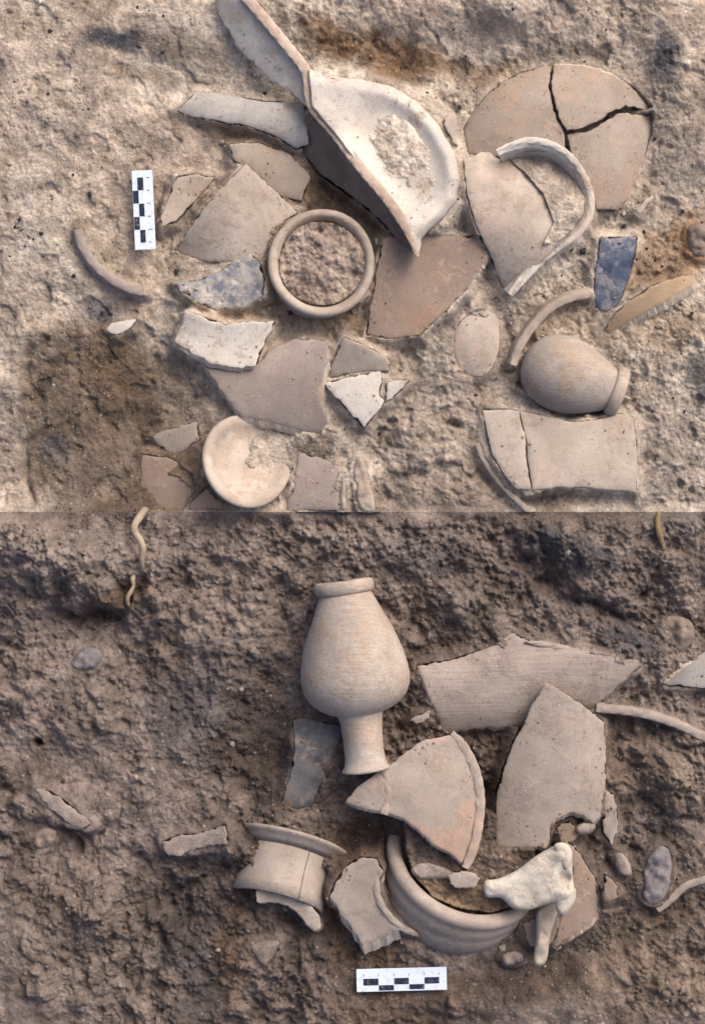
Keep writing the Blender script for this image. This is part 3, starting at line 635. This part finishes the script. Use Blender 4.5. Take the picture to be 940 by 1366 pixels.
sherd('sherd', 'big pointed buff sherd with a bite broken from its lower edge', 'sherd', [(727, 909), (752, 925), (780, 944), (805, 964), (807, 1005), (807, 1050), (801, 1088), (790, 1098), (778, 1088), (760, 1084), (742, 1092), (733, 1102), (728, 1132), (690, 1131), (661, 1129), (661, 1090), (663, 1056), (672, 1024), (684, 992), (704, 952)],
      z0=44, tilt=(0.06, 0.02), bend=(0, 0.0031), t=12, mats=('lowtan', 'edge'), shift=(-1, 4), bank=0.2)
strip('rim_sherd', 'long pale curved rim sherd in soil right of the pointed buff sherd', 'sherd', [(795, 945), (830, 948), (868, 955), (906, 968), (946, 988)], w=11, z=20, depth=26, mat='lowtan', taper=(0.9, 1), lean=-4)
sherd('sherd', 'grey triangular sherd with white upper edge above the long pale rim sherd', 'sherd', [(885, 913), (908, 894), (946, 864), (948, 918), (914, 916)], z0=18, tilt=(0, -0.15), mats=('grey', 'edge'), t=8, shift=(-4, -5))
# ---- orange blushed rim sherd
RS = later(lambda: empty('rim_sherd', 'buff rim sherd with orange blush lying across the ribbed bowl', 'sherd', 565, 1070, 0))
def rs_z(x, y): return 62-0.0014*(np.asarray(x, float)-570)**2-0.0005*(np.asarray(y, float)-1060)**2
sherd('wall', None, None, [(461, 1069), (476, 1050), (494, 1038), (518, 1022), (540, 1004), (562, 989), (584, 984), (602, 980), (622, 1008), (634, 1040), (636, 1080), (630, 1120), (616, 1152), (600, 1138), (576, 1126), (556, 1106), (538, 1092), (520, 1086), (500, 1082), (478, 1077)],
      zf=rs_z, t=10, mats=('lowor', 'edge'), parent=RS, jag=0.5, shift=(0, 3))
strip('rim', None, None, [(602, 978), (620, 1000), (634, 1030), (640, 1066), (637, 1104), (630, 1134), (620, 1158)], w=13, z=63, depth=16, mat='lowor', parent=RS, taper=(0.6, 0.7), zs=(-5, -5))
strip('ridge', None, None, [(512, 1022), (517, 1042), (518, 1066), (512, 1086)], w=12, z=60, depth=10, mat='lowor', parent=RS, zs=(-2, -2))
# ---- ribbed bowl
RB = later(lambda: empty('ribbed_bowl', 'tilted ribbed buff bowl filled with soil under the bone', 'bowl', 615, 1180, 0))
ax = (0.28, 0.72, 0.64)
prof = [(88, -2), (92, 3), (98, 5), (104, 4), (108, 0), (109, -6), (107, -12), (106, -15), (107.5, -20), (108, -32), (106, -37), (107, -42), (106, -56), (102, -70), (93, -86), (78, -100), (54, -112), (26, -118), (0, -120), (0, -108), (26, -106), (50, -99), (70, -84), (82, -66), (88, -44), (88, -20)]
lathe('wall', prof, (621, 1146, -16), ax, 'lowtan', RB, close=True, seed=6)
FILL.append(([(540, 1100), (542, 1140), (554, 1172), (578, 1198), (612, 1212), (652, 1218), (694, 1208), (712, 1180), (712, 1110), (640, 1080), (560, 1080)], lambda x, y: np.clip(-22-0.4375*(x-621)+1.125*(y-1146), 36+0.08*(x-560), 54), 5))
lump('crust_fragment', 'pale crusted fragment lying in the soil of the ribbed bowl', 'fragment', [(548, 1158), (568, 1150), (600, 1160), (608, 1170), (580, 1174), (556, 1172)], h=10, z0=34, mat='stone', rough=2.4, jag=1.3, power=4)
# ---- bones
BN = later(lambda: empty('long_bone', 'white animal bone end with knuckle resting on the ribbed bowl', 'bone', 705, 1175, 30))
lump('shaft', None, None, [(646, 1176), (664, 1172), (690, 1160), (714, 1142), (740, 1128), (757, 1127), (762, 1145), (764, 1175), (766, 1196), (752, 1206), (732, 1206), (704, 1214), (684, 1212), (668, 1198), (648, 1196)], h=13, z0=60, mat='bone', rough=1.0, parent=BN,
     bumps=[(750, 1140, 12, 7), (752, 1196, 12, 6), (755, 1172, 8, -12), (716, 1160, 14, 4), (700, 1200, 12, -3)], power=2.8, grid=3)
lump('condyle', None, None, [(738, 1128), (752, 1124), (762, 1134), (762, 1150), (755, 1160), (746, 1152)], h=6, z0=72, mat='bone', rough=1.2, parent=BN)
lump('condyle', None, None, [(744, 1192), (758, 1180), (768, 1188), (764, 1206), (750, 1222), (740, 1210)], h=7, z0=66, mat='bone', rough=1.2, parent=BN)
lump('bone_splinter', 'pale bone splinter pointing down beneath the white knuckle bone', 'bone', [(716, 1216), (735, 1206), (744, 1212), (734, 1246), (729, 1280), (720, 1289), (711, 1285), (714, 1252)], h=9, z0=30, mat='boned', rough=2.4, jag=1.3, power=4)
lump('pebble', 'pale angular pebble next to the bone splinter tip', 'pebble', [(668, 1274), (684, 1268), (697, 1272), (696, 1283), (682, 1288), (670, 1286)], h=12, z0=6, mat='stone', rough=2.4, jag=1.3, power=4)
sherd('sherd', 'brown pink-edged sherd propped behind the white knuckle bone', 'sherd', [(752, 1118), (770, 1136), (790, 1168), (801, 1186), (802, 1218), (780, 1236), (756, 1252), (738, 1264), (738, 1222), (760, 1200), (764, 1160)], z0=20, tilt=(-0.3, 0.2), mats=('brown', 'edgep'), t=9, shift=(3, 4))
sherd('sherd', 'brown sherd wedged under the bone splinter against the ribbed bowl', 'sherd', [(696, 1232), (718, 1224), (748, 1216), (738, 1252), (728, 1268), (706, 1262)], z0=18, tilt=(0.2, 0.3), mats=('brown', 'edged'), t=8)
# ---- jar neck
JN = later(lambda: empty('jar_neck', 'cracked buff jar neck with flaring rim lying half buried', 'jar', 390, 1150, 0))
jo, ax = (390, 1127, -28), (0.24, 0.86, -0.30)
lathe('rim', [(56, -12), (64, -5), (70, 1), (74, 3), (75, 7), (72, 8), (66, 4), (58, -4)], jo, ax, 'lowtan', JN, close=True, seed=8)
for a0, a1 in ((-60, 114), (115, 240)):
    lathe('wall', [(57, -10), (57, -24), (58, -44), (60, -60), (62, -76), (54, -76), (52, -60), (50, -44), (49, -24), (50, -8)], jo, ax, 'lowtan', JN, close=True, seed=8, arc=(a0, a1))
strip('rim_sherd', 'short thick pale rim sherd below the cracked jar neck', 'sherd', [(342, 1196), (364, 1194), (388, 1200), (408, 1216), (424, 1240)], w=21, z=36, depth=40, lean=0, mat='lowtan', taper=(0.8, 0.45), zs=(0, -8))
sherd('sherd', 'block-like buff sherd standing between the jar neck and the ribbed bowl', 'sherd', [(440, 1197), (448, 1176), (462, 1156), (482, 1144), (502, 1146), (510, 1160), (502, 1178), (506, 1200), (520, 1222), (532, 1240), (508, 1250), (484, 1262), (462, 1228)], z0=34, tilt=(0.05, 0.12), bend=(0, -0.0031), t=16, mats=('lowtan', 'edge'), shift=(3, 12))
strip('rim_sherd', 'thin arched sherd hugging the left side of the ribbed bowl', 'sherd', [(502, 1168), (503, 1192), (514, 1216), (534, 1236), (556, 1247)], w=9, z=30, depth=30, mat='lowtan', taper=(0.4, 0.4))
# ---- loose stones, roots
sherd('stone', 'pale flat oblong stone left of the cracked jar neck', 'stone', [(216, 1124), (236, 1116), (262, 1113), (300, 1102), (304, 1126), (276, 1128), (250, 1136), (236, 1142), (222, 1138)], z0=12, tilt=(0.1, 0.05), t=14, mats=('stone', 'stone'), jag=1.3, rough=2.5, bank=0.8)
sherd('stone', 'pale wedge shaped stone in dark soil on the left slope', 'stone', [(48, 1052), (66, 1056), (84, 1068), (104, 1084), (122, 1098), (112, 1106), (92, 1098), (72, 1082), (56, 1068)], z0=12, t=12, mats=('stone', 'stone'), jag=1.4, rough=2.5, bank=0.9)
lump('stone', 'small pale chunk under the wedge shaped stone', 'stone', [(44, 1112), (60, 1102), (76, 1108), (72, 1126), (56, 1134), (44, 1128)], h=11, z0=0, mat='stoned', rough=4, jag=1.8, power=3.5)
lump('stone', 'grey pointed stone on the upper left dark slope', 'stone', [(94, 886), (112, 864), (132, 866), (136, 880), (122, 894), (104, 894)], h=11, z0=2, mat='stoneg', rough=4, jag=1.8, power=3.5)
lump('stone', 'grey upright stone in brown soil right of the knuckle bone', 'stone', [(856, 1178), (862, 1146), (876, 1128), (892, 1134), (896, 1168), (888, 1196), (872, 1208), (858, 1200)], h=13, z0=6, mat='stoneg', rough=3.5, jag=1.6, power=3)
strip('rim_sherd', 'small curved sherd edge next to the grey upright stone', 'sherd', [(876, 1214), (894, 1200), (914, 1182), (944, 1172)], w=10, z=16, depth=20, mat='lowtan')
lump('pebble', 'small pale pebble right of the brown pink-edged sherd', 'pebble', [(818, 1142), (828, 1136), (840, 1152), (842, 1168), (824, 1166)], h=14, z0=2, mat='stone', rough=2.4, jag=1.3, power=4)
lump('pebble', 'tan pebble notched in the bite of the pointed buff sherd', 'pebble', [(766, 1104), (780, 1096), (794, 1100), (790, 1110), (772, 1114)], h=10, z0=26, mat='stone', rough=2.4, jag=1.3, power=4)
lump('clod', 'triangular brown clod under the short thick rim sherd', 'clod', [(332, 1262), (352, 1254), (374, 1256), (362, 1282), (350, 1290)], h=12, z0=0, mat='stoned', rough=2.5)
lump('clod', 'large pale lump of soil at the top of the dark right bank', 'clod', [(872, 838), (890, 822), (918, 826), (926, 846), (918, 868), (892, 872), (876, 860)], h=11, z0=0, mat='stoned', rough=5, jag=2.4, power=3)
tube('root', 'pale kinked root growing out of the bank edge', 'root', [(194, 680, 0), (186, 690, 22), (180, 700, 30), (181, 712, 32), (188, 722, 33), (191, 732, 32), (189, 746, 28), (190, 758, 18), (187, 768, 2)], [5, 5.4, 4.6, 5.2, 4.2, 4.6, 3.6, 3, 1.2], 'root')
tube('root', 'short pale root tip below the kinked root', 'root', [(180, 764, 4), (177, 772, 14), (178, 782, 12), (174, 790, 12), (170, 800, 10), (173, 812, 0)], [2.5, 3.5, 2.5, 3, 3, 2], 'root')
tube('straw', 'yellowish straw stem in grey soil at the right bank', 'straw', [(878, 684, 10), (876, 700, 16), (880, 716, 15), (884, 734, 6)], [3.5, 4, 4, 3], 'straw')
# ---- rubble round the knuckle bone
for q, (lab, pts, z, m) in enumerate((
    ('small brown sherd between the pointed buff sherd and the knuckle bone', [(742, 1104), (760, 1096), (770, 1112), (760, 1124), (746, 1122)], 26, 'brown'),
    ('narrow dusty sherd lying right of the bite in the pointed buff sherd', [(806, 1052), (818, 1060), (824, 1100), (816, 1128), (804, 1110)], 12, 'lowtan'),
    ('dusty chip wedged between the brown pink-edged sherd and a pale pebble', [(806, 1168), (818, 1176), (824, 1196), (812, 1204), (804, 1190)], 10, 'brown'),
    ('flat buff flake beneath the orange blushed sherd inside the ribbed bowl', [(596, 1168), (622, 1162), (640, 1172), (632, 1184), (606, 1184)], None, 'lowtan'),
    ('tiny pale flake on the soil between footed jar and combed sherd', [(546, 962), (558, 954), (574, 948), (572, 958), (556, 966)], 12, 'lowtan'))):
    if z is None: sherd('sherd', lab, 'sherd', pts, zf=lambda x, y: 56+0*np.asarray(x, float), mats=(m, 'edge'), t=8, clamp=False, jag=1.0)
    else: sherd('sherd', lab, 'sherd', pts, z0=z, mats=(m, 'edged'), t=9, jag=1.0, bank=0.7)
# soil colours, plus shade painted into some hollows and undercuts: (px, py, rx, ry, rot, colour, strength)
PALE, BRN, ORG, ASH = lin(196, 183, 169), lin(126, 110, 95), lin(138, 108, 78), lin(88, 88, 92)
DRK, MID, LITE = lin(94, 83, 78), lin(136, 123, 116), lin(160, 147, 138)
PATCH = [
 (70, 330, 90, 120, 0, lin(188, 177, 164), .6), (60, 130, 90, 90, 0, lin(180, 168, 156), .5), (700, 40, 120, 30, 0, lin(172, 158, 146), .5),
 (150, 585, 128, 135, 0, lin(112, 97, 84), 1.0), (130, 490, 95, 45, 0, lin(118, 100, 83), 1), (75, 530, 60, 60, 0, lin(112, 102, 92), .7), (165, 640, 105, 70, 0, lin(118, 102, 88), 1), (70, 560, 45, 110, 0, lin(112, 99, 87), .9), (72, 598, 20, 18, 0, lin(92, 90, 94), .9), (120, 640, 60, 60, 0, lin(116, 106, 97), .6), (100, 445, 60, 20, 10, BRN, .6),
 (160, 52, 62, 18, -10, lin(78, 78, 82), 1), (222, 80, 26, 10, -8, ASH, .6), (250, 70, 60, 26, -20, lin(132, 118, 106), .7), (135, 418, 30, 16, 0, lin(120, 116, 122), .7), (180, 100, 60, 12, -5, lin(150, 134, 118), .6), (110, 305, 20, 14, 0, BRN, .7),
 (520, 80, 120, 22, -8, ORG, .8), (440, 50, 40, 26, -40, ORG, .75), (660, 100, 50, 20, 25, ORG, .5), (560, 30, 90, 30, 0, lin(178, 160, 146), .6), (880, 85, 26, 40, 0, lin(82, 82, 86), .95), (900, 200, 50, 90, 0, lin(160, 148, 138), .6),  # first patch paints brown shade along the bank drop
 (460, 245, 60, 70, 40, lin(98, 80, 68), .9), (330, 175, 80, 22, -8, ORG, .55), (390, 240, 30, 30, 0, ORG, .7), (240, 295, 40, 14, 40, BRN, .7), (430, 425, 70, 14, -5, ORG, .55), (300, 425, 60, 12, 0, lin(186, 166, 146), .6), (490, 300, 20, 60, 0, BRN, .7),  # patches in the jug pit and under the curved sherd paint shade
 (640, 355, 20, 70, 40, lin(196, 184, 172), .8), (600, 440, 50, 50, 0, lin(190, 178, 164), .8), (880, 350, 80, 40, 20, lin(150, 122, 94), .75), (925, 320, 30, 30, 0, lin(150, 112, 78), .7), (760, 420, 60, 40, 0, lin(140, 120, 100), .6), (930, 505, 18, 40, 0, ASH, .8),
 (890, 440, 50, 40, 0, lin(148, 130, 112), .7), (880, 600, 70, 80, 0, lin(150, 139, 130), .6), (560, 520, 90, 40, 0, lin(160, 148, 138), .5), (520, 590, 80, 40, 0, lin(150, 138, 128), .6), (430, 600, 30, 30, 0, lin(110, 96, 84), .8), (270, 640, 60, 50, 0, BRN, .7), (600, 660, 120, 30, 0, lin(146, 132, 122), .5), (230, 650, 30, 40, 0, lin(136, 116, 96), .6),
 (690, 210, 40, 14, 0, lin(150, 134, 120), .5), (740, 260, 40, 40, 0, lin(160, 144, 130), .7), (610, 330, 22, 60, 0, lin(165, 152, 140), .6), (14, 590, 14, 120, 0, lin(164, 150, 138), .8), (660, 440, 30, 90, 10, lin(168, 154, 140), .5),
 (537, 205, 70, 80, 35, lin(206, 193, 179), 1), (428, 352, 62, 62, 0, lin(184, 166, 153), 1), (735, 255, 50, 70, 0, lin(192, 177, 163), 1), (335, 610, 55, 58, 0, lin(184, 170, 156), .9), (180, 340, 60, 40, 0, lin(172, 158, 140), .5),
 # lower
 (80, 745, 100, 45, -10, lin(146, 134, 126), .8), (155, 800, 60, 16, 20, lin(100, 80, 66), .8), (60, 930, 110, 60, 0, MID, .7), (60, 1270, 110, 80, 0, lin(126, 114, 106), .9), (250, 960, 60, 60, -40, ASH, .55), (300, 900, 40, 40, 0, lin(112, 104, 100), .5), (360, 800, 40, 50, 0, lin(140, 128, 120), .5),  # narrow dark brown patch paints the shade under the bank overhang
 (340, 1000, 60, 110, 0, lin(84, 74, 68), .8), (240, 1180, 60, 60, 40, lin(84, 76, 72), .8), (255, 1290, 40, 90, 10, lin(82, 78, 78), .7), (310, 1270, 26, 90, 0, lin(106, 86, 70), .6), (330, 1160, 30, 60, 0, lin(76, 66, 60), .8), (400, 1290, 80, 60, 0, lin(98, 86, 80), .7),  # patch by the jar neck paints the shadow left of its wall
 (560, 745, 60, 30, 0, ASH, .45), (760, 735, 70, 26, -25, lin(84, 82, 84), .85), (830, 855, 40, 20, -15, ASH, .75), (790, 800, 60, 14, -33, lin(86, 78, 74), .8), (900, 700, 50, 30, 0, lin(132, 122, 116), .7), (720, 880, 20, 20, 0, LITE, .5), (620, 820, 40, 30, 0, lin(104, 98, 94), .6),  # slanting brown-grey patch paints the shade inside the crevice
 (890, 1040, 60, 50, 0, lin(134, 120, 108), .8), (860, 1230, 80, 40, 10, lin(108, 92, 80), .7), (800, 1260, 70, 26, 10, lin(100, 90, 80), .8), (690, 1310, 130, 26, 0, lin(86, 74, 66), .85), (860, 1310, 110, 60, 10, lin(126, 111, 98), .8), (560, 1345, 130, 30, 0, lin(112, 95, 82), .8), (485, 1120, 40, 40, 0, lin(92, 70, 56), .8), (840, 1180, 50, 60, 0, lin(104, 92, 84), .6),
 (620, 1190, 90, 40, -10, lin(156, 132, 106), .8), (640, 1000, 40, 80, 0, lin(104, 88, 80), .6), (650, 1345, 60, 26, 0, lin(92, 86, 86), .5), (560, 1020, 200, 200, 0, lin(108, 92, 82), .5), (480, 1240, 60, 50, 0, lin(104, 84, 68), .7), (830, 1010, 40, 70, 0, lin(120, 104, 92), .6),
 (700, 1130, 60, 20, 0, lin(128, 110, 96), .7),
]
def soilcol(x, y, low):
    n1 = fbm(x, y, 150, 4, 61, 0.6); n2 = fbm(x, y, 40, 4, 63, 0.65)
    if low: a_, b_ = np.array(MID), np.array(lin(112, 100, 93)); k = sstep(-0.25, 0.25, n1+0.5*n2)
    else: a_, b_ = np.array(lin(178, 162, 147)), np.array(PALE); k = sstep(-0.3, 0.2, n1+0.4*n2)
    c = a_+(b_-a_)*k[..., None]
    n3 = fbm(x, y, 45, 5, 71, 0.65); n4 = fbm(x, y, 45, 5, 75, 0.65)
    for px, py, rx, ry, r, col, s in PATCH:
        if (py > 683) != low: continue
        k_ = min(34, 0.75*min(rx, ry)); u, v = rot(px, py, x+k_*n3, y+k_*n4, r); q = np.hypot(u/rx, v/ry)
        w = s*sstep(1.4, 0.45, q)[..., None]; c = c*(1-w)+np.array(col)*w
    for sc, th, amt in ((26, 0.22, 0.9), (11, 0.26, 0.8)):            # ashy and pale flecks mixed in the soil
        f = fbm(x, y, sc, 4, int(81+sc), 0.6); c = c*(1-0.20*amt*sstep(th-0.2, th+0.1, f)+0.20*amt*sstep(th-0.2, th+0.1, -f))[..., None]
    return np.clip(c*np.array((1.0, 0.985, 0.955) if low else (1.0, 0.985, 0.945)), 0, 1)
SP = 1.45
def axis_coords(lo, hi):
    c = list(np.arange(lo, hi+SP, SP)); step = SP
    while c[-1] < 60000: step *= 1.35; c.append(c[-1]+step)
    return c
def soil_sheet(name, low):
    fx = axis_coords(470, 990); xs = np.array(sorted({470-(v-470) for v in fx} | set(fx)))
    if low: ys = np.array(axis_coords(683.0, 1420))
    else: ys = np.array([683-(v-683) for v in axis_coords(683, 683+733)])[::-1]
    X, Y = np.meshgrid(xs, ys)
    far = sstep(0, 250, np.maximum.reduce([X-960, -20-X, Y-1390, -24-Y, np.zeros_like(X)]))
    Xc = np.clip(X, -2000, 3000); Yc = np.clip(Y, -2000, 3500)
    Z = relief(Xc, Yc, low)*(1-far)
    edge = np.exp(-((Y-683)/12)**2); Z = Z*(1-edge)+edge*(3+10*fbm(X*1.0, Y*0.0, 60, 4, 17))
    for poly, zf, r in FILL:
        if (poly[0][1] > 683) != low: continue
        zc = zf if not callable(zf) else float(zf(*np.mean(poly, 0))); s = (H-zc*.001)/H
        pp = [(470+(p[0]-470)*s, 683+(p[1]-683)*s) for p in poly]
        m = inpoly(X, Y, pp)
        zt = zf(X[m], Y[m]) if callable(zf) else zf
        d = segdist(X[m], Y[m], pp)
        Z[m] = np.maximum(Z[m]*0.15, zt+r*2*fbm(X[m], Y[m], 18, 5, 91, 0.62)+r*0.8*sstep(6, 0, d)*0)
    def window(pts, pad):
        x0, x1 = min(p[0] for p in pts)-pad, max(p[0] for p in pts)+pad; y0, y1 = min(p[1] for p in pts)-pad, max(p[1] for p in pts)+pad
        i0, i1 = np.searchsorted(ys, [y0, y1]); j0, j1 = np.searchsorted(xs, [x0, x1])
        return (slice(i0, i1), slice(j0, j1)) if i1 > i0 and j1 > j0 else None
    def scaled(poly, zc): s = (H-zc*.001)/H; return [(470+(p[0]-470)*s, 683+(p[1]-683)*s) for p in poly], s
    for pts, zb, wd in BANK:
        if (pts[0][1] > 683) != low: continue
        pp, s = scaled(pts, zb); W_ = window(pp, wd+4)
        if W_ is None: continue
        sx, sy, sub = X[W_], Y[W_], Z[W_]; d = segdist(sx, sy, pp, False)+5*fbm(sx, sy, 20, 3, 33)
        nz = 6*fbm(sx, sy, 22, 4, 37)
        Z[W_] = np.maximum(sub, sub+(zb+nz-sub)*sstep(wd, 2, d))
    todo = []
    for poly, zf, t, bank in CLAMP:
        if (poly[0][1] > 683) != low: continue
        zc = float(np.mean(zf(np.array([p[0] for p in poly]), np.array([p[1] for p in poly]))))
        pp, s = scaled(poly, zc); W_ = window(pp, 18)
        if W_ is None: continue
        sx, sy, sub = X[W_], Y[W_], Z[W_]; s2 = s
        for _ in range(2):                                           # photo pixel of each ground point at the height of the sherd over it
            qx, qy = 470+(sx-470)/s2, 683+(sy-683)/s2; zz = zf(qx, qy); s2 = (H-np.clip(zz, -20, 80)*.001)/H
        m = inpoly(qx, qy, poly); d = segdist(qx, qy, poly)
        if bank > 0 and zc < 40:
            dd = d+7*fbm(sx, sy, 26, 3, 35); nz = fbm(sx, sy, 30, 4, 39)
            tgt = zz-t*(0.95-0.75*bank)+8*nz
            Z[W_] = np.where(m, sub, np.maximum(sub, sub+(tgt-sub)*sstep(15, 1, dd)))
        todo.append((poly, W_, m, d, zz, t, s, bank))
    for poly, W_, m, d, zz, t, s, bank in todo:
        skip = np.zeros_like(m); sx, sy, sub = X[W_], Y[W_], Z[W_]
        if poly is RVOUT: skip = inpoly(sx, sy, [(470+(p[0]-470)*s, 683+(p[1]-683)*s) for p in RVFILL])
        if poly is JUGOUT: skip = inpoly(sx, sy, [(470+(p[0]-470)*s, 683+(p[1]-683)*s) for p in SOCK])
        ov = sstep(1, -1, d-3-26*np.clip(fbm(sx, sy, 46, 5, 47, 0.6)+0.4*(bank-0.6), 0, 1))*(bank > 0.3)*sstep(-0.02, 0.08, fbm(sx, sy, 46, 5, 47, 0.6)+0.4*(bank-0.6))
        cap = np.minimum(sub, np.maximum(zz-0.9-(t*0.5-0.9)*sstep(1, 6, d), zz-t*0.5+(t*0.5+1.8)*ov))
        if bank == 0: cap = np.minimum(sub, zz-t*1.4)
        Z[W_] = np.where(m & ~skip, cap, sub)
    C = soilcol(Xc, Yc, low)
    n = len(ys); w = len(xs)
    V = np.stack([(X-470)*.001, (683-Y)*.001, Z*.001], -1).reshape(-1, 3)
    idx = np.arange(n*w).reshape(n, w)
    Fq = np.stack([idx[:-1, :-1], idx[1:, :-1], idx[1:, 1:], idx[:-1, 1:]], -1).reshape(-1, 4)
    me = bpy.data.meshes.new(name)
    me.vertices.add(len(V)); me.vertices.foreach_set('co', V.ravel())
    me.loops.add(Fq.size); me.loops.foreach_set('vertex_index', Fq.ravel().astype(np.int32))
    me.polygons.add(len(Fq)); me.polygons.foreach_set('loop_start', np.arange(0, Fq.size, 4, dtype=np.int32))
    me.update(calc_edges=True); me.polygons.foreach_set('use_smooth', [True]*len(Fq))
    ca = me.color_attributes.new('soil', 'FLOAT_COLOR', 'POINT')
    ca.data.foreach_set('color', np.concatenate([C.reshape(-1, 3), np.ones((len(V), 1))], 1).ravel())
    me.materials.append(M['soil'])
    o = bpy.data.objects.new(name, me); COL.objects.link(o); o['kind'] = 'structure'
    return X, Y, Z, C, xs, ys
SHEETS = [soil_sheet('pale_soil_ground', False), soil_sheet('dark_soil_ground', True)]

# ---- grit and crumbs lying on the soil
def grit():
    V = []; F = []; C = []
    ico = [(0, 0, 1), (.89, 0, .45), (.28, .85, .45), (-.72, .53, .45), (-.72, -.53, .45), (.28, -.85, .45), (.72, .53, -.45), (-.28, .85, -.45), (-.89, 0, -.45), (-.28, -.85, -.45), (.72, -.53, -.45), (0, 0, -1)]
    icf = [(0, 1, 2), (0, 2, 3), (0, 3, 4), (0, 4, 5), (0, 5, 1), (1, 6, 2), (2, 7, 3), (3, 8, 4), (4, 9, 5), (5, 10, 1), (1, 10, 6), (2, 6, 7), (3, 7, 8), (4, 8, 9), (5, 9, 10), (6, 11, 7), (7, 11, 8), (8, 11, 9), (9, 11, 10), (10, 11, 6)]
    ico = np.array(ico)
    blocked = [(c_[0], ) for c_ in CLAMP]
    for (X, Y, Z, Cc, xs, ys), cnt in zip(SHEETS, (13000, 17000)):
        px = rng.uniform(-30, 970, cnt); py = rng.uniform(max(-30, ys.min()), min(1396, ys.max()), cnt)
        if ys[0] < 600: py = rng.uniform(-30, 682, cnt)
        else: py = rng.uniform(685, 1396, cnt)
        dens = fbm(px, py, 80, 3, 101); keep = dens > rng.uniform(-0.35, 0.25, cnt)
        for p, in blocked: keep &= ~inpoly(px, py, p)
        for x, y in zip(px[keep], py[keep]):
            i = np.searchsorted(ys, y); j = np.searchsorted(xs, x)
            r = min(5.0, 0.9*math.exp(random.gauss(0.25, 0.5)))
            P = ico*(r*rng.uniform(0.75, 1.25, 3))*rng.uniform(0.8, 1.15, (12, 1))
            a_ = random.random()*6.28; ca, sa = math.cos(a_), math.sin(a_)
            P = np.stack([P[:, 0]*ca-P[:, 1]*sa, P[:, 0]*sa+P[:, 1]*ca, P[:, 2]*0.7], 1)
            b_ = len(V)*1
            V.extend((np.array([(x-470)*.001, (683-y)*.001, (Z[i, j]+0.15*r)*.001])+P*.001).tolist())
            F.extend([(f[0]+b_, f[1]+b_, f[2]+b_) for f in icf])
            k = random.random(); c = Cc[i, j]*random.uniform(0.75, 1.25)
            if k < 0.05: c = np.array(lin(170, 158, 147))
            elif k > 0.93: c = np.array(lin(66, 62, 62))
            C.extend([(*c, 1)]*12)
    for poly, zf, t, bank in CLAMP:
        pa = np.array(poly); lo, hi = pa.min(0), pa.max(0); cnt = int((hi-lo).prod()/70)
        px = rng.uniform(lo[0], hi[0], cnt); py = rng.uniform(lo[1], hi[1], cnt)
        ok = inpoly(px, py, poly); px, py = px[ok], py[ok]
        if not len(px): continue
        d = segdist(px, py, poly); ok = (d > 2) & (rng.random(len(px)) < np.exp(-d/14)*0.9+0.06) & (fbm(px, py, 40, 3, 55) > -0.12); px, py = px[ok], py[ok]
        if not len(px): continue
        for x, y, z in zip(px, py, zf(px, py)+0*px):
            r = 0.55*math.exp(random.gauss(0.2, 0.45)); P = ico*(r*rng.uniform(0.75, 1.25, 3)); b_ = len(V)
            V.extend((np.array(at(x, y, z+0.3*r+0.2))+P*.001).tolist()); F.extend([(f[0]+b_, f[1]+b_, f[2]+b_) for f in icf])
            c = np.array(lin(166, 150, 133) if y < 683 else lin(140, 126, 114))*random.uniform(0.85, 1.3); C.extend([(*c, 1)]*12)
    me = bpy.data.meshes.new('grit'); me.from_pydata(V, [], F); me.update(); me.materials.append(M['grit'])
    ca = me.color_attributes.new('soil', 'FLOAT_COLOR', 'POINT'); ca.data.foreach_set('color', np.array(C).ravel())
    o = bpy.data.objects.new('grit', me); COL.objects.link(o); o['kind'] = 'stuff'; o['label'] = 'loose grit and soil crumbs scattered over the dig surface'; o['category'] = 'grit'
QUEUE.append(grit)
for g in QUEUE: g()
